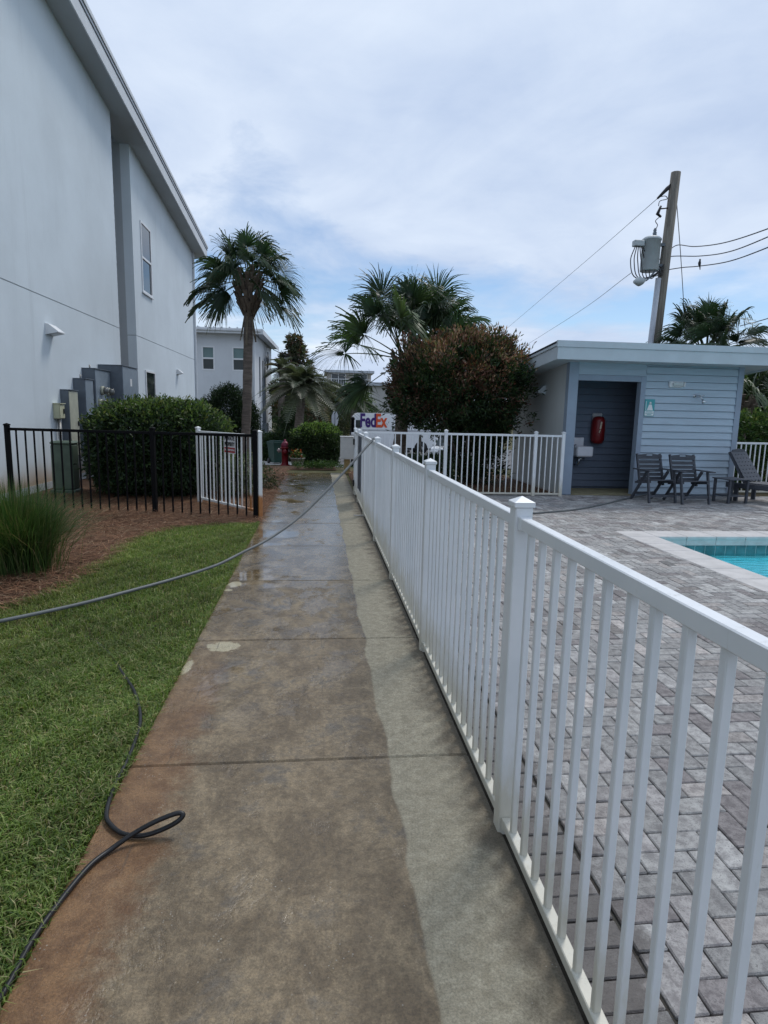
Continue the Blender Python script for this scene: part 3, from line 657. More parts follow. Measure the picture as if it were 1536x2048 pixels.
# electrical gear on the wall
M_ebox = mat('enclosure_grey', (.115, .135, .16), .45, .1, 6, dirt=.15); M_ebox2 = mat('enclosure_blue_grey', (.20, .245, .29), .42, .08, 6, dirt=.1); M_tan = mat('enclosure_tan', (.42, .42, .33), .5, .08, 8, dirt=.15); M_cream = mat('enclosure_cream', (.50, .49, .33), .5, .06, 8, dirt=.1)
def ebox(nm, lab, y0, y1, z0, z1, d, m, mdoor, cond=None):
    t = thing(nm, lab, 'electrical box', (WX, y0, z0))
    obj('body', MB().box(WX+.002, WX+d-.012, y0, y1, z0, z1, .006), m, t, True)
    dr = obj('door', MB().box(WX+d-.011, WX+d, y0+.012, y1-.012, z0+.012, z1-.02, .003), mdoor, t, True)
    obj('latch', MB().box(WX+d+.0005, WX+d+.02, y1-.09, y1-.06, (z0+z1)/2-.05, (z0+z1)/2+.05, .003), M_blkp, dr)
    obj('hood', MB().box(WX+.002, WX+d+.02, y0-.01, y1+.01, z1+.0005, z1+.016), m, t, True)
    obj('conduit', MB().tube([(WX+d*.45, (y0+y1)/2, z0+.01), (WX+d*.45, (y0+y1)/2, -.1)], .035, 8), M_plate, t, True)
    if cond: obj('conduit', MB().tube([(WX+d*.5, y0+.1, z1), (WX+d*.5, y0+.1, z1+.09)], .02, 6), M_plate, t, True)
    return t, dr
t, dr = ebox('switch_cabinet', 'tallest grey electrical cabinet with padlocked door on the white wall', 15.62, 16.85, .5, 2.56, .56, M_ebox, M_ebox2)
obj('notice', MB().box(WX+.5615, WX+.563, 16.2, 16.34, 2.1, 2.28), MATS['sign_white'], dr); obj('notice', MB().box(WX+.5615, WX+.563, 16.05, 16.25, 1.30, 1.34), MATS['sign_white'], dr)
t, dr = ebox('meter_bank', 'grey electrical cabinet holding round power meters', 14.58, 15.58, .6, 2.41, .28, M_ebox, M_ebox2, True)
for (yy, zz_) in ((14.95, 1.95), (15.35, 1.93), (14.80, 1.66), (15.1, 1.64), (15.4, 1.62), (14.9, 1.36), (15.25, 1.34)):
    m_ = obj('meter', MB().lathe([(.10, 0), (.10, .05), (.085, .06)], 14, (WX+.281, yy, zz_), 'X'), MATS['enclosure_tan'], t, True)
    obj('meter_glass', MB().lathe([(.08, .06), (.078, .12), (.05, .15), (.005, .155)], 14, (WX+.282, yy, zz_), 'X'), glass('meter_glass', (.12, .12, .11), .12), m_)
ebox('breaker_cabinet', 'grey electrical cabinet between meter bank and tan box', 14.04, 14.52, .6, 2.16, .25, M_ebox, M_ebox2, True)
ebox('splice_box', 'tall tan fronted electrical box behind the hedge', 13.34, 13.82, .55, 1.90, .17, M_ebox, M_tan)
ebox('phone_box', 'small cream electrical box nearest the black fence', 12.95, 13.2, 1.33, 1.62, .13, M_cream, M_cream)
pd = thing('utility_pedestal', 'green metal utility pedestal at the foot of the white wall', 'utility box', (-4.62, 11.9, 0))
M_grn = mat('pedestal_green', (.10, .14, .10), .5, .15, 6, dirt=.25)
obj('body', MB().box(-.19, .19, -.16, .16, .06, .90, .03), M_grn, pd); obj('lid', MB().box(-.20, .20, -.17, .17, .885, .95, .03), M_grn, pd); obj('base', MB().box(-.22, .22, -.19, .19, -.05, .07, .01), M_grn, pd)

# ------------------------------------------------------------------ pool shed (right)
M_sid = mat('siding_blue', (.40, .49, .57), .6, .05, 3, .12, 40, stretch=(1, 1, 8)); M_trim = mat('trim_blue', (.27, .33, .41), .55, .05, 3)
M_shst = stucco('shed_stucco', (.50, .53, .53)); M_shf = mat('shed_fascia', (.50, .56, .60), .55, .05, 2)
SX0, SX1, SY, ST, SB = 4.98, 8.70, 12.15, 2.68, 15.6
DX0, DX1, DZ = 5.17, 6.50, 2.31; AB = 13.2
shed = thing('pool_shed', 'blue grey lap sided pool shed with open doorway and flat roof', 'shed', (6.8, SY, 0))
def roofz(y): return -.075*(y-SY)
mb = MB().prism([(SY+.06, -.1), (SB, -.1), (SB, ST+roofz(SB)), (SY+.06, ST)], 'X', SX0, SX0+.15)
obj('side_wall', mb, M_shst, shed, True)
obj('side_wall', MB().prism([(SY+.06, -.1), (SB, -.1), (SB, ST+roofz(SB)), (SY+.06, ST)], 'X', SX1-.15, SX1-.001), M_shst, shed, True)
obj('back_wall', MB().box(SX0+.15, SX1-.15, SB-.15, SB, -.1, ST+roofz(SB)), M_shst, shed, True)
fwl = obj('front_wall', MB().box(DX1+.002, SX1-.02, SY+.05, SY+.16, -.05, ST-.002).box(SX0+.152, DX1+.002, SY+.05, SY+.16, DZ+.002, ST-.002), M_trim, shed, True)
ch = .144
for k in range(19):
    z0 = .03+k*ch; z1 = min(z0+ch+.012, ST)
    if z0 > 2.66: break
    xa = DX1+.10 if z0 < DZ+.02 else DX1+.10
    obj('siding_board', MB().prism([(SY+.006, z0), (SY+.049, z0), (SY+.049, z1-.021), (SY+.030, z1-.021)], 'X', xa, SX1-.116), M_sid, fwl)  # gap above each board shows darker trim, standing in for the lap shadow
for z0 in (DZ+.118, DZ+.245): obj('siding_board', MB().prism([(SY+.012, z0), (SY+.05, z0), (SY+.05, min(z0+.155, ST)), (SY+.034, min(z0+.155, ST))], 'X', DX0+.002, DX1+.098), M_sid, fwl)
obj('corner_board', MB().box(SX0-.006, DX0, SY, SY+.16, .0, ST-.004, .003), M_trim, shed, True)
obj('corner_board', MB().box(SX1-.115, SX1+.006, SY, SY+.07, .0, ST-.004, .003), M_trim, shed, True)
obj('door_trim', MB().box(DX1-.005, DX1+.10, SY-.002, SY+.05, .0, DZ+.115, .003), M_trim, shed, True)
obj('door_trim', MB().box(DX0, DX1-.006, SY-.002, SY+.05, DZ, DZ+.115, .003), M_trim, shed, True)
obj('door_jamb', MB().box(DX1-.004, DX1+.001, SY+.051, SY+.165, .0, DZ), M_trim, shed, True)
obj('alcove_wall', MB().box(SX0+.151, SX1-.16, AB+.03, AB+.1, .0, ST-.1), mat('alcove_shaded', (.09, .11, .15), .7), shed, True)  # wall colour darkened to carry the shade inside the alcove
obj('alcove_ceiling', MB().box(SX0+.151, SX1-.16, SY+.162, AB+.03, DZ+.1, DZ+.14), MATS['alcove_shaded'], shed, True)
M_sidd = mat('siding_shaded', (.10, .125, .17), .6, .05, 3)  # siding colour with the alcove's shade painted in
for k in range(17):
    z0 = .06+k*ch
    if z0 > 2.35: break
    obj('siding_board', MB().prism([(AB-.012, z0), (AB+.029, z0), (AB+.029, z0+ch-.008), (AB+.012, z0+ch-.008)], 'X', SX0+.155, SX1-.17), M_sidd, shed, True)
obj('floor_slab', MB().box(SX0+.151, SX1-.16, SY+.162, AB+.03, -.05, .012).box(DX0, DX1, SY+.02, SY+.162, -.05, .0119), mat('shed_floor', (.26, .23, .14), .8, .2, 4), shed, True)
# roof: front fascia in two bands, left rake, soffit
rx0, rx1, ry0, ry1 = 4.50, 9.22, SY-.52, 16.1; rs = lambda y: -.075*(y-ry0)
def rslab(x0, x1, ya, yb, a, b): return MB().prism([(ya, rs(ya)+a), (yb, rs(yb)+a), (yb, rs(yb)+b), (ya, rs(ya)+b)], 'X', x0, x1)
rf_ = obj('roof', rslab(rx0+.02, rx1-.02, ry0+.02, ry1, 2.75, 2.985), M_roofm, shed, True)
obj('soffit', rslab(rx0+.01, rx1-.01, ry0+.01, ry1, 2.70, 2.749), M_shf, shed, True)
obj('fascia', MB().box(rx0-.008, rx1, ry0-.02, ry0+.009, 2.66, 2.885), M_shf, shed, True)
obj('fascia', rslab(rx0-.01, rx0+.012, ry0+.010, ry1, 2.66, 2.90), M_shf, shed, True)
obj('fascia', rslab(rx1-.012, rx1+.01, ry0+.010, ry1, 2.66, 2.90), M_shf, shed, True)
obj('drip_edge', MB().box(rx0-.022, rx1+.02, ry0-.038, ry0+.02, 2.888, 3.005), M_shf, rf_)
obj('drip_edge', rslab(rx0-.03, rx0+.02, ry0+.021, ry1, 2.905, 2.95), M_shf, rf_)
obj('roof_membrane', rslab(rx0-.02, rx1, ry0+.021, ry1, 2.988, 3.0), mat('membrane', (.06, .07, .08), .7), rf_)
# fittings
fl = thing('flood_light', 'small white wall light high on the shed siding', 'light', (7.24, SY+.02, 2.28))
obj('body', MB().box(-.15, .15, -.05, .005, -.06, .06, .01), M_frm, fl); obj('lens', MB().box(-.09, .13, -.085, -.051, -.035, .035, .01), mat('lens_pale', (.5, .55, .55), .25), fl)
obj('bracket', MB().box(.14, .16, -.09, -.051, -.045, .045), M_frm, fl)
M_chr = mat('chrome', (.55, .57, .6), .15, .1, 20, metal=1)
shw = thing('shower_head', 'chrome shower head on the shed siding', 'shower head', (7.67, SY+.02, 2.06))
obj('flange', MB().lathe([(.035, 0), (.03, -.02), (.012, -.025)], 12, (0, .004, 0), 'Y'), M_chr, shw)
obj('arm', MB().tube([(0, -.02, 0), (.02, -.09, .01), (.06, -.14, -.03), (.08, -.16, -.08)], .011, 8), M_chr, shw)
obj('rose', MB().tube([(.08, -.155, -.07), (.095, -.165, -.10), (.115, -.18, -.14)], [.014, .03, .05], 12), M_chr, shw)
obj('valve', MB().tube([(.04, -.10, 0), (.14, -.12, .01)], .01, 6), M_chr, shw)
ss_ = thing('pool_sign', 'small teal sign with white figure beside the shed doorway', 'sign', (6.71, SY-.003, 1.80))
M_teal = mat('sign_teal', (.07, .34, .37), .35, .05)
obj('plate', MB().box(-.105, .105, -.006, 0, -.17, .17, .001), M_teal, ss_)
obj('white_panel', MB().box(-.095, .095, -.0075, -.0065, -.158, -.062), MATS['sign_white'], ss_)
pic = MB().lathe([(.024, 0), (.024, -.001)], 14, (.01, -.0072, .095), 'Y'); pic.prism([(-.018, .065), (.038, .065), (.075, -.05), (-.055, -.05)], 'Y', -.0085, -.0072)
pic.box(-.085, -.075, -.0085, -.0072, -.05, .13)
obj('pictogram', pic, MATS['sign_white'], ss_)
ln = MB()
for k, (a, b) in enumerate(((-.075, .07), (-.085, .08), (-.05, .05))): ln.box(a, b, -.0092, -.0082, -.088-k*.028, -.076-k*.028)
obj('text_lines', ln, M_teal, ss_)
fx = thing('life_ring_case', 'red moulded rescue case hanging on the dark alcove wall', 'rescue case', (6.10, AB, 1.32))
M_redp = mat('red_plastic', (.15, .008, .01), .35, .1, 8)
obj('case', MB().lathe([(.02, -.31), (.11, -.30), (.145, -.22), (.15, .0), (.14, .2), (.11, .27), (.03, .29)], 18, (0, -.085, 0)), M_redp, fx)
obj('hanger', MB().box(-.12, .10, -.05, .0, .18, .36, .02), mat('pale_grey_plastic', (.35, .35, .36), .5), fx)
obj('strap', MB().bar((-.0, -.242, .17), (-.02, -.242, .02), .035, .01, (0, 1, 0)).bar((-.02, -.242, 0), (-.04, -.242, -.06), .02, .01, (0, 1, 0)), mat('strap_tan', (.5, .42, .33), .7), fx)
sk = thing('hand_sink', 'small white wall sink with tap inside the shed doorway', 'sink', (5.66, AB-.013, .84))
M_por = mat('porcelain', (.62, .62, .66), .2, .04)
obj('splash_back', MB().box(-.20, .16, -.03, 0, .06, .30, .01), M_por, sk); obj('basin', MB().box(-.15, .22, -.42, -.031, -.10, .12, .025), M_por, sk)
obj('tap', MB().tube([(-.05, -.03, .13), (-.05, -.10, .15), (-.05, -.13, .12)], .012, 8), M_chr, sk)
obj('drain_pipe', MB().tube([(.0, -.2, -.10), (0, -.2, -.24), (0, -.12, -.30), (0, 0, -.30)], .02, 8).tube([(-.02, -.2, -.16), (.12, -.2, -.15)], .018, 8), M_chr, sk)
sl = thing('wall_light', 'small grey wall light under the left eave of the shed', 'light', (SX0, 13.55, 2.16))
obj('housing', MB().prism([(0, .09), (-.05, .09), (-.17, -.03), (-.17, -.06), (0, -.09)], 'Y', -.12, .12), M_shf, sl); obj('back_plate', MB().box(-.012, -.0005, -.14, .14, -.11, .11), M_shf, sl)

# ------------------------------------------------------------------ second apartment building
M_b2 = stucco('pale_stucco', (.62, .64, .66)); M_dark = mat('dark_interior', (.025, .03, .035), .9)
B2Y, B2X, B2B = 43., -4.25, 58.; g2 = gz(43)-.1
b2 = thing('apartment_building', 'white two storey building with carport seen beyond the palm', 'building', (-9, B2Y, gz(B2Y)))
def xwall(y0, y1, xa, xb, z0, z1, holes):
    mb = MB(); xs = sorted({xa, xb, *[h[0] for h in holes], *[h[1] for h in holes]})
    for a, b in zip(xs[:-1], xs[1:]):
        lo = z0
        for c0, c1 in sorted([(h[2], h[3]) for h in holes if h[0] <= a and b <= h[1]]):
            if c0 > lo: mb.box(a, b, y0, y1, lo, c0)
            lo = c1
        mb.box(a, b, y0, y1, lo, z1)
    return mb
wh = [(-7.69, -6.85, 4.15, 5.72), (-5.72, -4.88, 4.15, 5.72), (-10.6, -9.76, 4.15, 5.72)]; cp = (-13, -6.6, g2, 2.15)
obj('front_wall', xwall(B2Y, B2Y+.25, -14, B2X, g2, 6.6, wh+[cp]), M_b2, b2, True)
obj('side_wall', MB().prism([(B2Y+.25, g2), (B2B, g2), (B2B, 7.05), (B2Y+.25, 6.6)], 'X', B2X-.25, B2X), M_b2, b2, True)
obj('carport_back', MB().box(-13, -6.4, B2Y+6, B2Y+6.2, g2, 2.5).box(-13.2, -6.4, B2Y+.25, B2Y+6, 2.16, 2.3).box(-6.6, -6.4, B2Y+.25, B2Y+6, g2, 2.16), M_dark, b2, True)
for h in wh:
    x0, x1, z0, z1 = h; f = .09; zm = (z0+z1)/2; y = B2Y+.06
    w_ = obj('window', MB().box(x0, x0+f, y-.08, y+.05, z0, z1).box(x1-f, x1, y-.08, y+.05, z0, z1).box(x0+f, x1-f, y-.079, y+.049, z0, z0+f).box(x0+f, x1-f, y-.079, y+.049, z1-f, z1).box(x0+f, x1-f, y-.07, y+.04, zm-.05, zm+.05), M_frm, b2, True)
    obj('pane', MB().box(x0+f, x1-f, y, y+.02, z0+f, zm-.05), M_gl, w_)
    obj('pane', MB().box(x0+f, x1-f, y, y+.02, zm+.05, z1-f), glass('window_blind', (.12, .19, .19), .15), w_)
r2 = obj('roof', MB().prism([(B2Y-.7, 6.62), (B2B+.6, 7.12), (B2B+.6, 7.34), (B2Y-.7, 6.84)], 'X', -14.5, B2X+.6), M_roofm, b2, True)
obj('fascia', MB().box(-14.5, B2X+.62, B2Y-.74, B2Y-.701, 6.5, 6.80), M_fas, r2); obj('gutter', MB().box(-14.5, B2X+.5, B2Y-.86, B2Y-.741, 6.64, 6.79, .02), M_fas, r2)
obj('rake_fascia', MB().prism([(B2Y-.7, 6.5), (B2B+.6, 7.0), (B2B+.6, 7.3), (B2Y-.7, 6.8)], 'X', B2X+.601, B2X+.64), M_fas, r2)
for k in range(21): obj('roof_rib', MB().prism([(B2Y-.78, 6.845), (B2B+.6, 7.345), (B2B+.6, 7.40), (B2Y-.78, 6.90)], 'X', -14.3+k*.5, -14.24+k*.5), M_roofm, r2)
obj('downspout', MB().tube([(B2X-.15, B2Y-.8, 6.66), (B2X-.15, B2Y-.3, 6.3), (B2X-.15, B2Y-.08, 6.0), (B2X-.15, B2Y-.08, g2)], .06, 8), M_fas, b2, True)
M_cond = mat('conduit_grey', (.12, .14, .16), .5)
for yy, zt in ((48.6, 5.3), (49.4, 5.2), (50.2, 5.0)): obj('conduit', MB().tube([(B2X+.07, yy, g2+.8), (B2X+.07, yy, zt)], .055, 8), M_cond, b2, True)
obj('service_loop', MB().tube([(B2X+.07, 49, 5.2), (B2X+.25, 49.3, 5.7), (B2X+.3, 50.2, 5.4), (B2X+.2, 50.6, 4.8), (B2X+.3, 51.4, 5.5), (B2X+.2, 51.5, 6.2)], .05, 6).tube([(B2X+.07, 50, 5.1), (B2X+.3, 50.4, 5.9), (B2X+.25, 51, 5.0), (B2X+.1, 51.6, 5.7)], .05, 6), M_cond, b2, True)
obj('meter_box', MB().box(B2X, B2X+.3, 48.2, 50.6, g2+.5, g2+2.2, .02), M_cond, b2, True)
obj('side_louvre', MB().box(B2X, B2X+.05, 46.2, 46.7, 2.6, 5.4).box(B2X, B2X+.05, 46.2, 46.7, g2+.4, 1.4), M_cond, b2, True)
# ------------------------------------------------------------------ vegetation
M_bark = mat('bark', (.10, .078, .06), .9, .3, 8, .8, 30, stretch=(1, 1, .25)); M_palmbark = mat('palm_bark', (.155, .125, .105), .9, .3, 7, .9, 22, stretch=(.6, .6, 3))
M_boot = mat('palm_boot', (.13, .10, .075), .85, .35, 9, .6, 30); M_deadleaf = mat('dead_frond', (.16, .13, .095), .9, .3, 9)
G_DARK = [((.022, .045, .018), 3), ((.035, .065, .022), 3), ((.016, .03, .013), 2), ((.055, .085, .028), 1)]
G_MID = [((.04, .085, .022), 3), ((.06, .115, .03), 3), ((.028, .06, .018), 2), ((.10, .15, .045), 1.2)]
G_LITE = [((.10, .16, .04), 3), ((.14, .19, .06), 2), ((.06, .11, .03), 2), ((.17, .18, .07), 1)]
G_RED = [((.095, .045, .033), 3), ((.15, .065, .046), 2.2), ((.045, .045, .024), 2.6), ((.24, .14, .105), 1.0), ((.07, .08, .034), 2)]
G_OLIVE = [((.075, .085, .045), 3), ((.11, .115, .065), 2), ((.05, .06, .03), 2), ((.16, .15, .10), .8)]
G_HEDGE = [((.03, .058, .02), 3), ((.05, .085, .028), 3), ((.02, .04, .015), 2), ((.085, .12, .045), 1.3)]
def blob(c, r, n, p=2.0, shell=.2, bump=.1, freq=3.0, zmin=None, seed=0, cluster=0, sd=.05):
    d = rng.normal(0, 1, (n, 3)); d /= np.linalg.norm(d, axis=1)[:, None]
    s = (np.abs(d)**p).sum(1)**(-1/p)
    k = 1+bump*(np.sin(d[:, 0]*freq*2.1+seed)*np.cos(d[:, 1]*freq*1.7+seed*2)+.6*np.sin(d[:, 2]*freq*3.3+d[:, 0]*freq*2.7+seed*3)+.4*np.cos(d[:, 1]*freq*4.5-d[:, 2]*freq*3+seed))
    f = s*k*(1-np.abs(rng.normal(0, shell, n))+(rng.uniform(0, 1, n) < .12)*rng.uniform(0, .10, n)).clip(.15, 1.2)
    P = np.asarray(c)+d*f[:, None]*np.asarray(r)
    nn = d/np.asarray(r); nn /= np.linalg.norm(nn, axis=1)[:, None]
    if cluster:                            # leaves gathered at twig ends
        k = max(1, n//cluster); ids = rng.integers(0, k, n); lead = rng.uniform(-.4, 1.0, k)[:, None]*sd*1.4
        P = P[:k][ids]+nn[:k][ids]*lead[ids]+rng.normal(0, sd, (n, 3)); nn = nn[:k][ids]; blob.ids = ids/k
    if zmin is not None:
        m = P[:, 2] > zmin; P, nn = P[m], nn[m]
        if cluster: blob.ids = blob.ids[m]
    return P, nn
def stems(base, top, n, rad, sp, seed=0):
    mb = MB(); rr = random.Random(seed)
    for k in range(n):
        a = rr.uniform(0, 6.28); b = Vector(base)+Vector((math.cos(a), math.sin(a), 0))*rr.uniform(0, rad*3)
        t = Vector(top)+Vector((math.cos(a)*sp[0], math.sin(a)*sp[1], rr.uniform(-.2, .5)*sp[2]))*rr.uniform(.3, 1)
        m = (b+t)/2+Vector((rr.gauss(0, .06), rr.gauss(0, .06), 0)); mb.tube([b-Vector((0, 0, .05)), m, t], [rad, rad*.75, rad*.3], 6)
    return mb
def shrub(name, lab, cat, base, blobs, pal, L, W, nst=7, srad=.02, group=None, tip=None, spread=.9, stemtop=None, mat_=None, updir=.1, cluster=10, sd=.045):
    """blobs: list of (centre, radii, n, p, shell, bump); tip: paler palette that paints the light falling on top"""
    t = thing(name, lab, cat, base, group=group); Ps, Ns = [], []
    for i, b in enumerate(blobs):
        P, N_ = blob(*b[:3], p=b[3], shell=b[4], bump=b[5], zmin=base[2]+.03, seed=i*1.7+len(name), cluster=cluster, sd=sd); Ps.append(P); Ns.append(N_)
    P, N_ = np.concatenate(Ps), np.concatenate(Ns); ti = pick(pal, len(P))
    if tip:
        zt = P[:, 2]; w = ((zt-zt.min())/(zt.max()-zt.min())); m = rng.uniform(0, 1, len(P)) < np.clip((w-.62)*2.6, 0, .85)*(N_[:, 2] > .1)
        ti[m] = pick(tip, int(m.sum()))  # light on the upper leaves painted as paler leaf colours
    obj('foliage', leaves('foliage', P, N_, L, W, pal, tints=ti, spread=spread, updir=updir), mat_ or M_leaf, t, True)
    c = blobs[0][0]; r = blobs[0][1]; st = stems(base, stemtop or (c[0], c[1], c[2]), nst, srad, (r[0]*.7, r[1]*.7, r[2]*.7), len(lab))
    obj('stems', st, M_bark, t, True); return t
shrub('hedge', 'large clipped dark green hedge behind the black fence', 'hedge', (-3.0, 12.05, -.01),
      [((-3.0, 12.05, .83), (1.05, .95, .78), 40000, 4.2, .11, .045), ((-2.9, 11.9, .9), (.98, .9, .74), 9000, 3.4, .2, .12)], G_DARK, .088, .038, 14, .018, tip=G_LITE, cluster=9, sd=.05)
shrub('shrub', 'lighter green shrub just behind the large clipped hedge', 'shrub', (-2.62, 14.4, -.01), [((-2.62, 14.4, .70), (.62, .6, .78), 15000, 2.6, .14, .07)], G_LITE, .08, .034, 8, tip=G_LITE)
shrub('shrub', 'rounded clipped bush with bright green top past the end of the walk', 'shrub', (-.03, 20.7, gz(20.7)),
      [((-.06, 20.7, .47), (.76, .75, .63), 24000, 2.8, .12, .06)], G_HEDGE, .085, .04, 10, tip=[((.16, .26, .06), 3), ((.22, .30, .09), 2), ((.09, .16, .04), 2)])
shrub('perennial', 'pale leaved small plant beside the white open gate', 'plant', (-1.55, 11.6, -.01), [((-1.55, 11.6, .38), (.42, .35, .4), 3200, 2, .35, .2)], [((.16, .18, .14), 2), ((.09, .13, .06), 3), ((.3, .3, .27), .8)], .07, .028, 8, .008)
shrub('perennial', 'low sparse plant in the straw by the far left walk edge', 'plant', (-1.18, 12.8, -.01), [((-1.18, 12.8, .2), (.30, .3, .25), 900, 2, .4, .25)], G_OLIVE, .08, .025, 6, .006)
c_ = shrub('conifer', 'dense dark green cone shaped conifer beside the tall palm trunk', 'conifer', (-2.95, 21, gz(21)),
      [((-3.0, 21, .95), (.72, .7, 1.35), 26000, 2.2, .14, .08), ((-2.45, 21.2, .75), (.5, .5, 1.1), 12000, 2.2, .16, .1)], [((.018, .036, .016), 3), ((.028, .05, .02), 2), ((.012, .024, .011), 2)], .085, .03, 4, .05, updir=.5)
shrub('shrub', 'low spreading dark juniper beside the green bins', 'shrub', (-2.3, 38.5, gz(38.5)), [((-2.3, 38.5, gz(38.5)+.6), (1.4, 1.0, .95), 9000, 2.2, .2, .12)], G_DARK, .22, .07, 6, .03, cluster=12, sd=.13)
shrub('conifer', 'small dark conifer under the feathery palms', 'conifer', (-1.7, 41, gz(41)), [((-1.75, 41, gz(41)+1.3), (.85, .8, 1.9), 6500, 2, .2, .1)], G_DARK, .22, .07, 3, .05, updir=.5, cluster=12, sd=.13)
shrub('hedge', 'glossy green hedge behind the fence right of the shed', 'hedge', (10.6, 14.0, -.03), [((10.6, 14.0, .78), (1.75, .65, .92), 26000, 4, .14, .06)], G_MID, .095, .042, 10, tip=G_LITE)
shrub('shrub', 'dense dark foliage behind the glossy hedge right of the shed', 'shrub', (12.3, 17.0, -.03), [((12.0, 17.0, 1.6), (2.0, 1.0, 1.55), 16000, 2.4, .25, .14)], G_DARK, .2, .05, 8, .04, cluster=12, sd=.13)
shrub('shrub', 'low dark shrub behind the crossing white fence', 'shrub', (2.35, 13.3, -.01), [((2.35, 13.4, .28), (.62, .45, .36), 6000, 2.4, .22, .12)], G_DARK, .075, .03, 8, .012)
shrub('ground_cover', 'low green ground cover at the foot of the clipped bush', 'plant', (.1, 17.7, gz(17.7)), [((.05, 17.6, gz(17.7)+.03), (.75, .35, .10), 2600, 2.5, .5, .2)], G_MID, .06, .03, 4, .006)
# reddish tree-like bush behind the crossing fence
rb = thing('red_leaf_tree', 'broad bush with reddish brown new leaves behind the crossing fence', 'tree', (3.15, 14.1, -.012))
bl = [((3.12, 14.0, 2.25), (1.42, 1.2, 1.02), 28000, 2.3, .17, .16), ((3.75, 14.1, 2.80), (.85, .8, .62), 9000, 2.2, .2, .14), ((2.55, 14.0, 2.40), (.7, .7, .5), 6000, 2.2, .25, .14), ((4.1, 14.0, 2.72), (.40, .5, .42), 3500, 2, .25, .2), ((3.3, 13.9, 3.0), (.5, .5, .36), 3500, 2, .25, .2),
      ((2.4, 13.9, 2.0), (.72, .8, .52), 8000, 2.2, .2, .1), ((3.85, 14.0, 1.75), (.68, .8, .85), 9000, 2.2, .2, .1), ((3.68, 14.15, .75), (.62, .6, .8), 8000, 2.2, .3, .15)]
Ps, Ns, Is = [], [], []
for k, b in enumerate(bl):
    p_, n_ = blob(*b[:3], p=b[3], shell=b[4], bump=b[5], zmin=.05, seed=k*2.3, cluster=24, sd=.062); Ps.append(p_); Ns.append(n_); Is.append(np.modf(np.sin(blob.ids*9173.3+k)*4371.7)[0]*.5+.5)
P, N_, rc = np.concatenate(Ps), np.concatenate(Ns), np.concatenate(Is)
cl = P+.10*np.sin(P[:, [1, 2, 0]]*9)*np.cos(P[:, [2, 0, 1]]*7+1); ti = pick(G_DARK, len(P))
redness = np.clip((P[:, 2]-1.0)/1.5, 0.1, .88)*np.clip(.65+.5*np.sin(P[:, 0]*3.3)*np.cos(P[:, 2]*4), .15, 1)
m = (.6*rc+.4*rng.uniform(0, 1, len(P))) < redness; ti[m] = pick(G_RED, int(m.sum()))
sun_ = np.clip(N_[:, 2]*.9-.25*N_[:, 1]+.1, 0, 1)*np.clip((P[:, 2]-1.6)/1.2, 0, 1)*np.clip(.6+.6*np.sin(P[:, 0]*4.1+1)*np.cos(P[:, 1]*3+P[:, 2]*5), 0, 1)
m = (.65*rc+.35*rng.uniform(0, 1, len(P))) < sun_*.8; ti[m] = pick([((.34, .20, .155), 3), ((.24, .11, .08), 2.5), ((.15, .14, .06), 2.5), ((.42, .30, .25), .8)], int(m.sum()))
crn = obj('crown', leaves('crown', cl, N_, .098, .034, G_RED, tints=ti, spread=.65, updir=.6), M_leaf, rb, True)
obj('trunk', stems((3.5, 14.15, -.02), (3.3, 14.1, 1.6), 15, .035, (1.0, .7, .7), 5), M_bark, rb, True)

def fan_frond(H0, az, el, pet, L, nl=40, sag=.12, droop=.55, half=2.1, seed=0, base_r=.02):
    r_ = np.random.default_rng(seed); d = np.array([math.cos(az)*math.cos(el), math.sin(az)*math.cos(el), math.sin(el)])
    ts = np.linspace(0, 1, 6); sg = sag*pet*max(.15, math.cos(el))
    C = [np.asarray(H0)+d*pet*t-np.array([0, 0, sg*t*t]) for t in ts]; mb = MB().tube(C, [base_r*(1-.55*t) for t in ts], 5)
    fwd = C[-1]-C[-2]; fwd /= np.linalg.norm(fwd); s = np.cross(fwd, [0, 0, 1.]); s = s/np.linalg.norm(s) if np.linalg.norm(s) > 1e-3 else np.array([-math.sin(az), math.cos(az), 0])
    tw = r_.normal(0, .85); n = np.cross(s, fwd); s, n = s*math.cos(tw)+n*math.sin(tw), n*math.cos(tw)-s*math.sin(tw)
    th = np.linspace(-half, half, nl)+r_.normal(0, .025, nl); ct, st = np.cos(th)[:, None], np.sin(th)[:, None]
    D = ct*fwd+st*s+n*(.22*np.abs(st)+.12); D /= np.linalg.norm(D, axis=1)[:, None]; E_ = -st*fwd+ct*s
    Ll = L*(.80+.20*np.cos(th))*r_.uniform(.9, 1.08, nl); t = np.array([.05, .28, .5, .68, .84, 1.0]); dth = 2*half/nl
    dr = droop*r_.uniform(.55, 1.35, nl)
    pos = C[-1]+D[:, None, :]*(Ll[:, None]*t)[:, :, None]
    pos[:, :, 2] -= dr[:, None]*Ll[:, None]*(np.clip(t-.3, 0, 1)**1.9)*1.5
    pos += (E_*r_.normal(0, .05, (nl, 1)))[:, None, :]*(np.clip(t-.45, 0, 1)**1.3)[None, :, None]*2
    wd = np.where(t < .4, t, .34*((1-t)/.6).clip(0)**.85)[None, :]*Ll[:, None]*dth*.50+.0012
    zig = n*.012
    A = pos-E_[:, None, :]*wd[:, :, None]+zig; B = pos+E_[:, None, :]*wd[:, :, None]-zig
    V = np.stack([A, B], 2).reshape(-1, 3); k = (np.arange(nl)*12)[:, None]+2*np.arange(5)[None, :]; k = k.ravel()
    Q = np.stack([k, k+1, k+3, k+2], 1)
    tube_n = len(mb.v); Vt = np.array(mb.v); quads = [f for f in mb.f if len(f) == 4]
    return np.concatenate([Vt, V]), np.concatenate([np.array(quads), Q+tube_n]), tube_n, nl
M_frond = leafmat('palm_leaf', .45, .22)
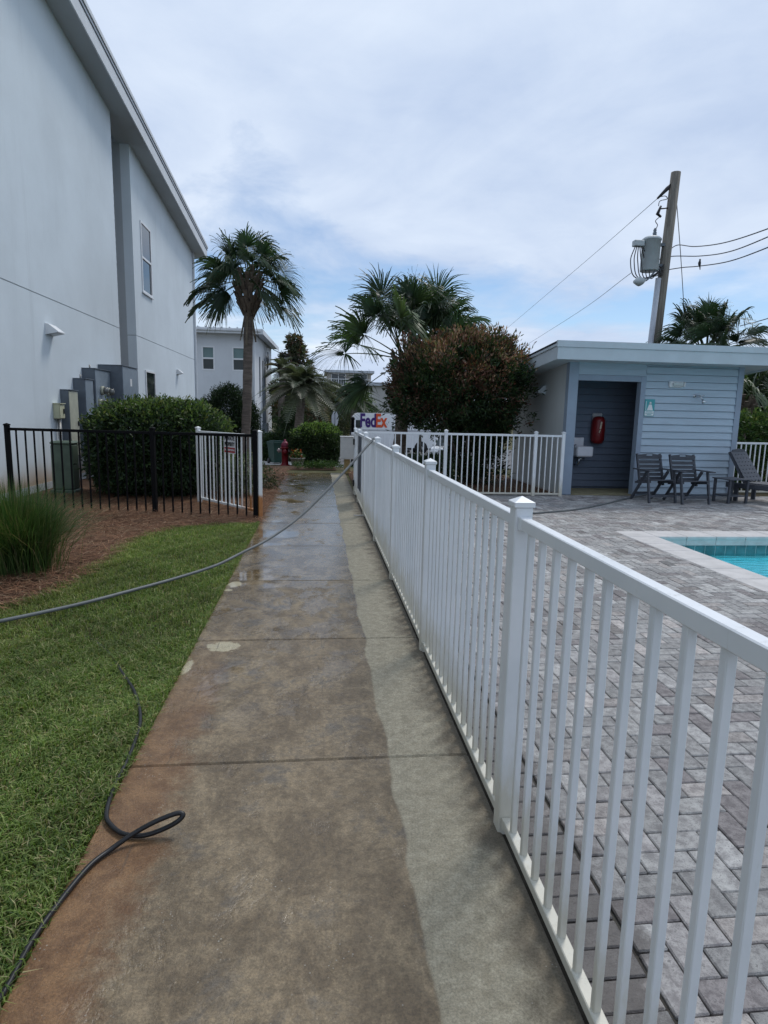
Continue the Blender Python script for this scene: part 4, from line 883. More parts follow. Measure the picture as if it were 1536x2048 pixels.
def sabal(name, lab, base, hub, specs, pet, L, r0, r1, boots=(.9, .30), pal=None, trunk_pts=None, seed=1, nl=40, droop=.55):
    """specs: list of (azimuth, elevation) in degrees; azimuth 0 = right, 90 = away"""
    rr = random.Random(seed); t = thing(name, lab, 'palm tree', base)
    tp = trunk_pts or [Vector(base)-Vector((0, 0, .08)), Vector(base)*.66+Vector(hub)*.34+Vector((.04, 0, 0)), Vector(base)*.3+Vector(hub)*.7+Vector((.03, 0, 0)), Vector(hub)]
    pts = []; rd = []
    for a, b in zip(tp[:-1], tp[1:]):
        for k in range(9):
            pts.append(Vector(a).lerp(Vector(b), k/9)); f = len(pts)/(9*(len(tp)-1)); rd.append((r0*(1-f)+r1*f)*(1+.05*math.sin(len(pts)*2.4)+rr.uniform(-.02, .02)))
    pts.append(Vector(tp[-1])); rd.append(r1*.8); obj('trunk', MB().tube(pts, rd, 14), M_palmbark, t, True)
    mb = MB(); hb = Vector(hub); bh, br = boots
    for k in range(46):
        a = k*2.39996; f = k/46; z = hb.z-bh+f*bh*1.05; ra = r1*.8+(br-r1)*math.sin(min(1, f*1.3)*1.8)*.62
        c = hb.copy(); c.z = z; o_ = Vector((math.cos(a), math.sin(a), 0)); p = c+o_*ra; q = p+o_*(.13+.06*(1-f))+Vector((0, 0, .30))
        w = .10
        mb.bar(p, q, w, .035, o_); mb.bar(p-Vector((0, 0, .05)), q-Vector((0, 0, .02))-o_*.03, w*.6, .04, o_)
    cr_ = obj('crown', mb, M_boot, t, True)
    for k, sp_ in enumerate(specs):
        az, el = sp_[:2]; fs = sp_[2] if len(sp_) > 2 else 1
        o_ = Vector((math.cos(R(az)), math.sin(R(az)), 0)); H0 = hb+o_*.08+Vector((0, 0, .1*math.sin(R(el))))
        p_, l_ = pet*rr.uniform(.82, 1.18)*fs, L*rr.uniform(.86, 1.12)*(.4+.6*fs)
        V, Q, nt, n_ = fan_frond(H0, R(az), R(el), p_, l_, nl, .10+.10*rr.random(), droop*rr.uniform(.7, 1.5), 2.2, seed*100+k)
        g0 = pick(pal or [((.028, .055, .028), 3), ((.04, .075, .034), 3), ((.05, .085, .03), 1.2), ((.02, .04, .022), 1.5)], 1)[0]
        ti = np.tile(g0, (len(V), 1)); ti[:nt] = g0*.9+np.array([.03, .03, .005]); sh = rng.normal(1, .14, n_).clip(.6, 1.5); ti[nt:] *= np.repeat(sh, 12)[:, None]
        tipf = np.tile(np.repeat(np.array([0, 0, 0, .1, .35, .8]), 2), n_)[:, None]; ti[nt:] = ti[nt:]*(1-tipf*.5)+np.array([.10, .105, .06])*tipf*.5
        obj('frond', fast_mesh('frond', V, Q, tint=ti), M_frond, cr_)
    return t, cr_
def ring_specs(n, els, seed, az0=0):
    rr = random.Random(seed); out_ = []
    for k in range(n):
        f = (k+.5)/n; e = els[0]*(1-f)+els[1]*f; out_.append((az0+k*137.5+rr.uniform(-14, 14), e+rr.uniform(-9, 9)))
    return out_
hub1 = PY(497, 560, 17.4)
P1S = [(175, 30), (185, -6), (200, -26), (165, 8), (150, 50), (120, 72), (60, 74), (25, 46), (5, 20), (-8, -14), (10, -30), (-30, 8), (-25, 40), (40, 14), (150, -28), (140, 24), (100, 40), (80, 10), (270, 66), (230, 40), (310, 42), (250, 12), (285, 28), (300, -24), (225, -20), (90, -15), (20, 66), (160, 64)]
p1, p1c = sabal('palm_tree', 'tall slender fan palm with round crown beside the white building', (PY(489, 1000, 17.4).x, 17.4, gz(17.4)), hub1, P1S, .74, .76, .128, .122, (.95, .40), seed=3, nl=52, droop=.5)
mb = MB()
for k in range(7):
    a = k*.9; o_ = Vector((math.cos(a), math.sin(a), 0)); q = hub1-Vector((0, 0, .95))+o_*.13
    mb.bar(q, q+o_*.12-Vector((0, 0, .5+.12*(k % 3))), .05, .012, o_)
obj('dead_frond', mb, M_deadleaf, p1c)
hub2 = PY(812, 722, 15.6)
sp2 = [(176, 14, 1.0), (184, -26, .66), (172, 36), (100, 66), (285, 70), (355, 52), (335, 66), (25, 64), (205, 66), (150, 72), (300, 50), (5, 70), (60, 78), (120, 55), (215, 48), (60, 68), (20, 74), (270, 62), (330, 58), (0, 46), (30, 38), (345, 40), (95, 80), (180, 64), (240, 74), (305, 76), (10, 58), (45, 52), (140, 22), (350, 64), (255, 40), (75, 50), (320, 30), (15, 34), (2, 40), (352, 28), (12, 52)]
sabal('palm_tree', 'broad low fan palm rising behind the reddish bush', (PY(792, 900, 15.6).x, 15.6, -.012), hub2, sp2, 1.40, 1.0, .17, .16, (.8, .36), seed=8, nl=62,
      pal=[((.05, .095, .045), 3), ((.07, .125, .05), 2.5), ((.09, .145, .06), 1), ((.035, .065, .035), 1.5)], droop=.5)
hub3 = PY(1415, 712, 18.6)
sabal('palm_tree', 'fan palm whose crown shows above the shed roof', (hub3.x+.1, 18.6, gz(18.6)), hub3, ring_specs(34, (84, -10), 9, 70), 1.05, .95, .17, .15, (.7, .32), seed=5, nl=54, droop=.55)
hub4 = Vector((11.2, 15.6, 2.0))
sabal('palm_tree', 'dark young palm behind the hedge right of the shed', (11.2, 15.6, -.03), hub4, ring_specs(14, (70, -25), 12, 10), .9, .85, .15, .14, (.6, .3), seed=15, nl=30)

def feather_frond(H0, az, el, L, seed, lw=.4, npair=34):
    r_ = np.random.default_rng(seed); d = np.array([math.cos(az)*math.cos(el), math.sin(az)*math.cos(el), math.sin(el)]); hz = np.array([math.cos(az), math.sin(az), 0])
    t = np.linspace(0, 1, npair); C = np.asarray(H0)+d*L*t[:, None]+hz*.18*L*(t**2)[:, None]-np.array([0, 0, 1])*(.62*L*t**2.2)[:, None]
    T = np.gradient(C, axis=0); T /= np.linalg.norm(T, axis=1)[:, None]; s = np.array([-math.sin(az), math.cos(az), 0]); V = []; Q = []
    for sd in (-1, 1):
        D = s*sd*.8+T*.55+np.array([0, 0, .35]); D /= np.linalg.norm(D, axis=1)[:, None]
        l = lw*1.15*(np.sin(np.clip(t*1.05+.12, 0, 1)*math.pi)**.6)[:, None]*r_.uniform(.8, 1.15, (npair, 1)); w = T*.032
        m_ = C+D*l*.55; e = C+D*l-np.array([0, 0, .22])*l
        k = len(V)*0+sum(len(a) for a in V); V.append(np.stack([C-w, C+w, m_+w, m_-w, e+w*.1, e-w*.1], 1).reshape(-1, 3)); i = np.arange(npair)*6+k
        Q += [np.stack([i, i+1, i+2, i+3], 1), np.stack([i+3, i+2, i+4, i+5], 1)]
    mb = MB().tube(C[::3], [.03*(1-.8*a) for a in t[::3]], 4); k = sum(len(a) for a in V); V.append(np.array(mb.v)); Q.append(np.array([f for f in mb.f if len(f) == 4])+k)
    return np.concatenate(V), np.concatenate(Q)
def feather_palm(lab, base, hub, n, L, seed, pal, lw=.4):
    t = thing('feather_palm', lab, 'palm tree', base); b, h = Vector(base), Vector(hub)
    obj('trunk', MB().tube([b-Vector((0, 0, .1)), b.lerp(h, .5), h], [.3, .27, .24], 12), M_palmbark, t, True)
    c = obj('crown', MB().lathe([(.18, -.4), (.34, -.1), (.26, .25), (.06, .5)], 10, h), M_boot, t, True)
    for k, (az, el) in enumerate(ring_specs(n, (82, -28), seed, 33)):
        V, Q = feather_frond(h, R(az), R(el), L*random.uniform(.85, 1.15), seed*70+k, lw)
        obj('frond', fast_mesh('frond', V, Q, tint=np.tile(pick(pal, 1)[0], (len(V), 1))*rng.normal(1, .12, (len(V), 1)).clip(.6, 1.5)), M_frond, c)
G_PINDO = [((.10, .115, .075), 3), ((.14, .15, .105), 2), ((.07, .085, .05), 2), ((.17, .15, .11), .8)]
feather_palm('large feathery grey green palm beyond the clipped bush', (-1.35, 38, gz(38)), PY(604, 776, 38), 58, 2.7, 3, G_PINDO, .6)
feather_palm('feathery palm left of the parked delivery truck', (PY(706, 850, 53).x, 53, gz(53)), PY(708, 800, 53), 46, 2.8, 6, [((.05, .075, .035), 3), ((.07, .095, .045), 2), ((.035, .05, .03), 2)], .5)
feather_palm('small feathery palm close to the second white building', (-3.0, 50, gz(50)), PY(565, 740, 50), 20, 2.0, 9, G_PINDO, .5)
def tree(lab, base, h, rad, pal, n, L, W, seed, shape='round', name='tree', group=None):
    t = thing(name, lab, 'tree', base, group=group); b = Vector(base); rr = random.Random(seed); mb = MB()
    mb.tube([b-Vector((0, 0, .2)), b+Vector((.05, 0, h*.4)), b+Vector((0, .05, h*.85))], [rad*.085, rad*.06, rad*.02], 8)
    Ps, Ns = [], []; nb = 13
    for k in range(nb):
        f = (k+.5)/nb; a = k*2.4; z = h*(.28+.66*f)
        rr_ = rad*((1-f)**.8*.95 if shape == 'cone' else math.sin(math.pi*(.22+.7*f))*.62)
        c = b+Vector((math.cos(a)*rr_*.62, math.sin(a)*rr_*.62, z)); s = rad*(.30 if shape == 'cone' else .46)*(1-.35*f if shape == 'cone' else 1)
        mb.tube([b+Vector((0, 0, z*.7)), c], [rad*.03, rad*.008], 5)
        P, N_ = blob(c, (s, s, s*.75), n//nb, p=2, shell=.3, bump=.2, seed=k+seed); Ps.append(P); Ns.append(N_)
    obj('trunk', mb, M_bark, t, True); obj('crown', leaves('crown', np.concatenate(Ps), np.concatenate(Ns), L, W, pal, spread=.8), M_leaf, t, True)
tree('dark pointed magnolia with reddish leaves behind the feathery palms', (-1.9, 52, gz(52)), 9.6, 3.0, [((.05, .06, .035), 3), ((.12, .075, .05), 2.4), ((.07, .085, .045), 2)], 4200, .42, .17, 3, 'cone', 'magnolia')
tree('olive green rounded tree behind the stop sign', (.9, 58, gz(58)), 5.6, 3.0, G_OLIVE, 9000, .3, .13, 5, group=None)
tree('green rounded tree between the feathery palms and truck', (3.4, 62, gz(62)), 5.4, 3.0, G_MID, 9000, .3, .13, 7)
tree('dark rounded tree hidden behind the reddish bush', (9.5, 60, gz(60)), 6.0, 3.6, G_DARK, 9000, .32, .14, 9)
tree('dark rounded tree right of the second white building', (-3.6, 72, gz(72)), 5.5, 3.2, G_DARK, 7000, .32, .14, 11)
P, N_ = [], []
for k in range(60):
    x = -260+k*9; p_, n_ = blob((x, 230+20*math.sin(k), gz(230)+3), (8, 5, 5+1.5*math.sin(k*1.7)), 420, 2, .3, .2, seed=k); P.append(p_); N_.append(n_)
tag(obj('tree_line', leaves('tree_line', np.concatenate(P), np.concatenate(N_), 2.0, 1.2, G_DARK), M_leaf), 'far dark green tree line along the horizon', 'trees', kind='stuff')
# ornamental grass clump
cg = thing('ornamental_grass', 'tall fountain grass clump in the straw bed at left', 'ornamental grass', (-2.85, 6.1, -.012))
n = 5200; a = rng.uniform(0, 6.283, n); rb_ = np.abs(rng.normal(0, .13, n)); b0 = np.stack([-2.9+np.cos(a)*rb_*1.25, 6.15+np.sin(a)*rb_, np.full(n, -.02)], 1)
an = a+rng.normal(0, .5, n); l = rng.uniform(.55, 1.0, n)[:, None]; lean = np.clip(np.abs(rng.normal(.42, .30, n)), .02, 1.1)[:, None]; d2 = np.stack([np.cos(an), np.sin(an), np.zeros(n)], 1)
pts = [b0+d2*l*lean*(t**1.6)+np.array([0, 0, 1])*l*(t-lean*.42*t**2.4) for t in (0, .35, .7, 1)]
rr2 = np.stack([-np.sin(an+.6), np.cos(an+.6), np.zeros(n)], 1)*rng.uniform(.0018, .0032, n)[:, None]
V = np.stack([pts[0]-rr2, pts[0]+rr2, pts[1]-rr2, pts[1]+rr2, pts[2]-rr2*.8, pts[2]+rr2*.8, pts[3]], 1).reshape(-1, 3); i = np.arange(n)*7
gp = [((.045, .095, .024), 4), ((.07, .125, .034), 3), ((.11, .15, .05), 1.4), ((.19, .16, .09), .7)]
obj('grass_blades', fast_mesh('grass_blades', V, np.concatenate([np.stack([i, i+1, i+3, i+2], 1), np.stack([i+2, i+3, i+5, i+4], 1)]), np.stack([i+4, i+5, i+6], 1), tint=np.repeat(pick(gp, n), 7, 0)), M_blade, cg, True)
obj('root_crown', MB().lathe([(.22, -.05), (.20, .03), (.12, .09), (.02, .11)], 14, (-2.9, 6.15, 0)), mat('thatch', (.10, .075, .045), .95, .3, 20, .6), cg, True)
# ------------------------------------------------------------------ hoses
def spline(pts, n=10):
    P = [Vector(p) for p in pts]; P = [P[0]*2-P[1]]+P+[P[-1]*2-P[-2]]; o_ = []
    for i in range(1, len(P)-2):
        for k in range(n):
            t = k/n; a, b, c, d = P[i-1:i+3]
            o_.append(.5*((2*b)+(c-a)*t+(2*a-5*b+4*c-d)*t*t+(3*b-a-3*c+d)*t**3))
    return o_+[P[-2]]
M_hose = mat('grey_hose', (.13, .14, .14), .5, .15, 12); M_bhose = mat('black_hose', (.012, .012, .013), .4, .2, 14)
gh = thing('garden_hose', 'long grey hose running from the shed over the white fence onto the lawn', 'hose', (.72, 8, 0))
path = [(7.0, 12.03, .30), (6.92, 11.93, .22), (6.75, 11.85, .08), (6.35, 11.75, .02), (5.85, 11.35, .014), (5.28, 10.8, .014), (4.35, 10.05, .014), (3.42, 9.62, .014), (2.3, 9.05, .014), (1.5, 8.62, .03), (1.05, 8.35, .35), (.86, 8.14, .95), (.74, 8.04, 1.2345),
        (.66, 7.95, 1.19), (.39, 7.60, .93), (.08, 7.23, .64), (-.20, 6.89, .41), (-.50, 6.52, .24), (-.78, 6.19, .145), (-.98, 5.95, .085), (-1.27, 5.66, .045), (-1.57, 5.27, .04), (-1.88, 4.88, .04), (-2.26, 4.52, .04), (-2.62, 4.25, .035), (-3.0, 4.1, .03)]
obj('tube', MB().tube(spline(path, 9), .0145, 8), M_hose, gh, True)
obj('coupling', MB().tube([(7.0, 12.03, .30), (7.01, 12.06, .315), (7.03, 12.15, .33)], .017, 8), mat('brass', (.45, .33, .13), .35, .2, 20, metal=1), gh, True)
bh = thing('pressure_hose', 'black hose looping onto the wet walk from the lawn edge', 'hose', (-.8, 2.2, 0))
bp = [(-1.0, .6, .012), (-.93, 1.0, .012), (-.865, 1.35, .014), PZ(4, 1990, .013), PZ(62, 1885, .013), PZ(122, 1800, .013), PZ(178, 1733, .013), PZ(220, 1700, .013), PZ(266, 1668, .036), PZ(305, 1646, .06), PZ(340, 1631, .075), PZ(359, 1626, .078), PZ(366, 1631, .07), PZ(352, 1645, .05), PZ(322, 1660, .026), PZ(286, 1671, .013), PZ(248, 1668, .013), PZ(224, 1652, .013), PZ(213, 1628, .013), (-.838, 2.46, .013), (-.845, 2.70, .014), (-.885, 3.02, .016), (-1.01, 3.36, .012), (-1.16, 3.64, .005), (-1.30, 3.9, .002), (-1.46, 4.14, -.002), (-1.62, 4.32, -.008)]
obj('tube', MB().tube(spline(bp, 10), .009, 8), M_bhose, bh, True)
# ------------------------------------------------------------------ utility pole
UP = 19.0; top = PY(1352, 345, UP); bot = PY(1310, 685, UP); dv = (top-bot)/(top.z-bot.z); base = bot+dv*(gz(UP)-.3-bot.z)
up = thing('utility_pole', 'leaning weathered wood utility pole with transformer behind the shed', 'utility pole', (base.x, base.y, gz(UP)))
M_pole = mat('weathered_pole', (.17, .155, .13), .9, .3, 5, .7, 14, stretch=(3, 3, .25)); M_tr = mat('transformer_grey', (.42, .46, .47), .45, .08, 4, dirt=.15); M_pvc = mat('riser_grey', (.42, .45, .50), .5, .08, 4)
def onp(z, dx=0, dy=0): return bot+dv*(z-bot.z)+Vector((dx, dy, 0))
obj('shaft', MB().tube([base, onp(4), top], [.18, .165, .14], 16), M_pole, up, True)
tc0, tc1 = PY(1298, 543, UP-.05), PY(1301, 478, UP-.05); r_ = .27
tk = obj('transformer', MB().lathe([(r_*.93, 0), (r_, .03), (r_, tc1.z-tc0.z-.06), (r_*1.07, tc1.z-tc0.z-.05), (r_*1.07, tc1.z-tc0.z-.01), (r_*.8, tc1.z-tc0.z+.05), (.05, tc1.z-tc0.z+.08)], 22, tc0), M_tr, up, True)
hgt = tc1.z
obj('bushing', MB().lathe([(.05, 0), (.07, .04), (.045, .06), (.07, .1), (.045, .12), (.065, .16), (.04, .18), (.05, .24), (.02, .3)], 12, (tc1.x+.12, tc1.y, hgt+.02)), M_cond, tk)
for dz_ in (.15, .75): obj('hanger_bracket', MB().box(tc0.x+.2, onp(tc0.z+dz_).x, tc0.y-.05, tc0.y+.06, tc0.z+dz_, tc0.z+dz_+.08), M_cond, tk)
bx_ = PY(1275, 487, UP-.1)
obj('terminal_block', MB().box(bx_.x-.13, bx_.x+.19, bx_.y-.1, bx_.y+.1, bx_.z-.09, bx_.z+.09, .02), M_tr, tk)
mb = MB()
for k in range(6):
    s0 = bx_+Vector((-.08+.045*k, -.05, -.08)); e0 = onp(5.95+.06*k, -.1, -.15)
    mb.tube(spline([s0, s0+Vector((-.12+.07*k, 0, -.45)), s0+Vector((.05+.05*k, -.1, -.95)), e0], 6), .016, 5)
obj('drop_lead', mb, M_blkp, tk)
obj('riser', MB().tube([onp(gz(UP), -.20, -.10), onp(5.85, -.20, -.10)], .085, 12), M_pvc, up, True)
ap = onp(5.98, -.16, -.12); lp_ = PY(1284, 562, UP-.4)
obj('lamp_arm', MB().tube(spline([ap, ap+Vector((-.15, -.1, .12)), lp_+Vector((.22, .1, .07)), lp_], 5), .025, 6), M_cond, up, True)
obj('street_lamp', MB().tube([lp_+Vector((.1, .03, .04)), lp_, lp_+Vector((-.12, -.05, -.03)), lp_+Vector((-.3, -.12, -.06))], [.05, .10, .14, .05], 12), M_tr, up, True)
obj('cutout_fuse', MB().tube([PY(1322, 412, UP-.1), PY(1315, 428, UP-.1), PY(1322, 434, UP-.1)], [.03, .055, .03], 8).tube([PY(1318, 418, UP-.1), onp(PY(1340, 415, UP).z)], .02, 6), M_blkp, up, True)
obj('strain_insulator', MB().tube([onp(PY(1340, 368, UP).z, -.1), PY(1335, 377, UP), PY(1315, 397, UP)], [.035, .06, .03], 8), M_blkp, up, True)
obj('jumper', MB().tube(spline([PY(1315, 395, UP), PY(1330, 392, UP), PY(1334, 398, UP), PY(1320, 402, UP), PY(1317, 412, UP)], 5), .012, 5).tube(spline([PY(1319, 434, UP), PY(1311, 442, UP), PY(1315, 450, UP), PY(1312, 458, UP)], 5), .012, 5), M_blkp, up, True)
def wire(lab, pts, r=.018, sag=0, nm='power_line', n=8):
    o = obj(nm, MB().tube(spline(pts, n), r, 5), mat('wire', (.06, .065, .07), .6)); tag(o, lab, 'wire'); return o
wire('thin wire dropping leftward from the pole top', [PY(1316, 396, UP), PY(1180, 515, 30), PY(1010, 660, 52)], .009)
wire('thin wire dropping leftward from the pole lamp', [PY(1262, 546, UP-.1), PY(1160, 622, 30), PY(1045, 695, 48)], .009)
def up_at(px, py): return PY(px, py, UP)
wire('upper cable curving right from the pole', [up_at(1338, 500), up_at(1356, 490), PY(1390, 493, 18), PY(1450, 485, 15.5), PY(1545, 454, 12.5), PY(1700, 392, 10)], .014)
wd2 = wire('middle cable curving right from the pole', [up_at(1300, 526), up_at(1340, 513), PY(1400, 512, 18), PY(1460, 503, 15.5), PY(1545, 470, 12.5), PY(1700, 400, 10)], .014)
wire('lower cable with a bird sitting on it', [up_at(1332, 540), PY(1365, 535, 18.5), PY(1400, 532, 17.5), PY(1460, 522, 15), PY(1545, 491, 12.5), PY(1700, 425, 10)], .014)
wire('guy wire falling from the pole behind the right palm', [up_at(1353, 400), PY(1362, 520, 20.5), PY(1369, 640, 22), PY(1374, 760, 23.5)], .012, nm='guy_wire')
wire('faint wire low at the right beside the palm crown', [PY(1480, 652, 24), PY(1545, 634, 22), PY(1640, 600, 20)], .018)
wire('thin cable crossing behind the palms from the second white building', [PY(546, 699, 51), PY(640, 740, 52), PY(760, 768, 54), PY(840, 775, 56)], .03)
bd = PY(1399, 530, 17.5)
brd = thing('bird', 'small dark bird perched on the lower cable', 'bird', bd)
obj('body', MB().tube([(0, 0, .17), (.005, 0, .15), (.0, 0, .12), (-.005, 0, .06), (0, 0, .0), (.02, 0, -.06), (.03, 0, -.13)], [.004, .024, .022, .04, .034, .016, .01], 10), mat('feather_black', (.02, .02, .024), .6), brd)
obj('beak', MB().tube([(-.02, -.01, .152), (-.05, -.02, .148)], [.008, .001], 6), mat('beak_grey', (.05, .05, .05), .5), brd)
# ------------------------------------------------------------------ poolside furniture
M_hd = mat('slate_lumber', (.062, .068, .082), .55, .15, 9, .25, 40, stretch=(1, 4, 4))
def chair(lab, x, y, rz):
    t = thing('folding_chair', lab, 'chair', (x, y, 0), rz, 'folding chairs against the shed wall')
    W = .27
    def bk(z): return .10+.26*(z-.40)                      # y of the reclined back plane
    for sx_ in (-1, 1):
        obj('back_stile', MB().bar((sx_*W*.93, .04, .30), (sx_*W*.93, bk(.90), .90), .03, .045, (0, 1, 0)), M_hd, t)
        obj('front_leg', MB().bar((sx_*(W+.01), -.33, 0), (sx_*(W+.01), -.20, .60), .03, .05, (0, 1, 0)), M_hd, t)
        obj('rear_leg', MB().bar((sx_*(W-.045), .34, 0), (sx_*(W-.045), -.12, .60), .03, .05, (0, 1, 0)), M_hd, t)
        obj('armrest', MB().box(sx_*(W+.015)-.042, sx_*(W+.015)+.042, -.30, .22, .60, .622, .006).box(sx_*(W+.015)-.05, sx_*(W+.015)+.05, -.36, -.30, .596, .618, .006), M_hd, t)
        obj('seat_rail', MB().bar((sx_*(W-.02), -.27, .40), (sx_*(W-.02), .20, .345), .025, .045), M_hd, t)
    for k in range(6):
        z0 = .43+k*.078
        if k < 5: obj('back_slat', MB().bar((-W*.9, bk(z0)-.025, z0), (W*.9, bk(z0)-.025, z0), .016, .066), M_hd, t)
    yb = bk(.85)-.025; m_ = MB()
    prof = [(-W, .80), (-.07, .80), (-.07, .90), (-W*.75, .888), (-W, .875)]; m_.prism(prof, 'Y', yb-.01, yb+.01); m_.prism([(-p[0], p[1]) for p in prof][::-1], 'Y', yb-.01, yb+.01)
    m_.box(-.07, .07, yb-.0095, yb+.0095, .80, .868); m_.box(-.07, .07, yb-.0095, yb+.0095, .888, .905); obj('head_slat', m_, M_hd, t)
    for k in range(5): obj('seat_slat', MB().box(-W+.01, W-.01, -.29+k*.092, -.29+k*.092+.076, .422-k*.011, .438-k*.011, .003), M_hd, t)
    obj('stretcher', MB().bar((-W, -.30, .13), (W, -.30, .13), .02, .045), M_hd, t); obj('stretcher', MB().bar((-W+.04, .24, .13), (W-.04, .24, .13), .02, .045), M_hd, t)
chair('dark slatted folding chair nearest the shed doorway', 6.47, 11.33, .10); chair('dark slatted folding chair beside the low side table', 7.06, 11.18, .06)
tb = thing('side_table', 'low dark slatted side table between chair and lounger', 'table', (8.0, 11.2, 0), .12)
for sx_ in (-1, 1):
    for sy in (-1, 1): obj('leg', MB().box(sx_*.20-.022, sx_*.20+.022, sy*.19-.022, sy*.19+.022, 0, .45, .003), M_hd, tb)
for k in range(5): obj('top_slat', MB().box(-.25, .25, -.235+k*.095, -.235+k*.095+.086, .451, .471, .003), M_hd, tb)
obj('shelf', MB().box(-.19, .19, -.2, .2, .13, .15, .003), M_hd, tb)
lg = thing('lounger', 'dark slotted poolside lounger at the right edge', 'lounger', (8.60, 11.45, 0), R(24))
for sx_ in (-1, 1):
    obj('side_rail', MB().box(sx_*.31-.018, sx_*.31+.018, -1.35, .32, .26, .36, .004), M_hd, lg)
    for yy in (-1.25, .1): obj('leg', MB().box(sx_*.31-.022, sx_*.31+.022, yy-.04, yy+.04, 0, .26, .004), M_hd, lg)
    obj('back_stile', MB().bar((sx_*.27, -.02, .37), (sx_*.25, .36, .95), .03, .04, (0, 1, 0)), M_hd, lg)
for k in range(11): obj('seat_slat', MB().box(-.29, .29, -1.33+k*.118, -1.33+k*.118+.10, .361, .381, .003), M_hd, lg)
for k in range(8):
    f = (k+.5)/8; q = Vector((0, -.05+.38*f, .40+.56*f)); hw = .285-.02*f; up_ = Vector((0, .38, .56)).normalized(); m_ = MB()
    m_.bar(q+Vector((-hw, 0, 0))+up_*.012, q+Vector((hw, 0, 0))+up_*.012, .016, .058, up_)
    for j in range(5):
        x = -hw+(j+.5)*hw*2/5
        m_.bar(q+Vector((x-.045, .001, 0))-up_*.0295, q+Vector((x+.045, .001, 0))-up_*.0295, .015, .024, up_)
    obj('back_slat', m_, M_hd, lg)
obj('head_slat', MB().prism([(-.25, .94), (.25, .94), (.2, 1.0), (0, 1.02), (-.2, 1.0)], 'Y', .315, .335), M_hd, lg)
# ------------------------------------------------------------------ things past the end of the walk
M_binm = mat('bin_green', (.009, .042, .032), .5, .15, 5, dirt=.15)
def bin_(lab, x, y, rz, s=1.0):
    t = thing('wheeled_bin', lab, 'bin', (x, y, gz(y)), rz, 'green wheeled bins')
    b = MB(); pr = [(.30, .08), (.36, 1.02)]
    v = []
    for (h, z) in ((.27, .07), (.34, 1.0)):
        v += [(-h*s, -h*1.05*s, z*s), (h*s, -h*1.05*s, z*s), (h*s, h*1.15*s, z*s), (-h*s, h*1.15*s, z*s)]
    b.add(v, [(0, 3, 2, 1), (4, 5, 6, 7), (0, 1, 5, 4), (1, 2, 6, 5), (2, 3, 7, 6), (3, 0, 4, 7)])
    obj('body', b, M_binm, t)
    obj('lid', MB().box(-.37*s, .37*s, -.42*s, .42*s, 1.001*s, 1.07*s, .03).box(-.3*s, .3*s, -.3*s, .3*s, 1.07*s, 1.12*s, .03), M_binm, t)
    obj('rim', MB().box(-.36*s, .36*s, -.395*s, .42*s, .93*s, .999*s, .01), M_binm, t)
    for sx_ in (-1, 1): obj('wheel', MB().lathe([(.13*s, -.03), (.14*s, 0), (.13*s, .03)], 14, (sx_*.31*s, .30*s, .13*s), 'X'), M_blkp, t)
    obj('handle', MB().tube([(-.25*s, .42*s, 1.0*s), (-.25*s, .50*s, 1.02*s), (.25*s, .50*s, 1.02*s), (.25*s, .42*s, 1.0*s)], .02, 6), M_binm, t)
bin_('dark green wheeled bin left of the red hydrant', PY(554, 900, 35.2).x, 35.2, .5, 1.15); bin_('green wheeled bin at the corner of the second white building', PY(545, 850, 40.5).x-.15, 41.2, .1, 1.5)
hy = 20.8; hx = PY(570, 900, hy).x
hd = thing('fire_hydrant', 'red fire hydrant beside the stone planter', 'hydrant', (hx, hy, gz(hy)))
M_hyd = mat('hydrant_red', (.26, .018, .025), .4, .15, 9, dirt=.1)
obj('barrel', MB().lathe([(.17, -.02), (.17, .03), (.12, .05), (.11, .10), (.11, .56), (.15, .57), (.15, .61), (.11, .62)], 18), M_hyd, hd)
obj('bonnet', MB().lathe([(.12, .62), (.13, .66), (.115, .73), (.07, .79), (.035, .81), (.035, .86), (.01, .87)], 18), mat('hydrant_bonnet', (.30, .05, .09), .4, .15, 9), hd)
for sx_ in (-1, 1): obj('side_cap', MB().lathe([(.055, 0), (.055, .08), (.075, .085), (.075, .12), (.03, .13), (.03, .16)], 12, (sx_*.10, 0, .50), 'X') if sx_ > 0 else MB().lathe([(.03, -.16), (.03, -.13), (.075, -.12), (.075, -.085), (.055, -.08), (.055, 0)], 12, (-.10, 0, .50), 'X'), mat('cap_pale', (.55, .42, .42), .4, .1), hd)
obj('pumper_cap', MB().lathe([(.04, -.2), (.09, -.17), (.09, -.13), (.07, -.12), (.07, -.09)], 12, (0, 0, .46), 'Y'), M_hyd, hd)
py_ = 19.5; pxx = PY(595, 915, py_).x
pt = thing('stone_planter', 'round stone planter with mixed flowers before the clipped bush', 'planter', (pxx, py_, gz(py_)))
obj('bowl', MB().lathe([(.17, -.05), (.18, .03), (.215, .20), (.24, .205), (.24, .245), (.21, .245), (.20, .19), (.02, .18)], 22), mat('planter_stone', (.34, .32, .28), .85, .15, 6, .4, 40), pt)
P, N_ = blob((pxx, py_, gz(py_)+.27), (.22, .22, .15), 700, 2, .35, .2)
obj('foliage', leaves('foliage', P, N_, .07, .03, G_MID), M_leaf, pt, True)
P, N_ = blob((pxx, py_, gz(py_)+.32), (.22, .2, .17), 90, 2, .2, .2)
obj('flowers', leaves('flowers', P, N_, .055, .05, [((.5, .08, .03), 2), ((.6, .5, .12), 1.2), ((.5, .5, .45), 1)]), M_leaf, pt, True)
bxp = PY(692, 945, 16.4)
ub = thing('meter_pedestal', 'white metal box on a yellowish wooden post at the walk end', 'utility box', (.76, 16.45, -.03))
obj('post', MB().box(-.075, .075, -.06, .06, -.1, .40, .006), mat('yellow_post', (.38, .27, .12), .8, .25, 9, .4, 30), ub)
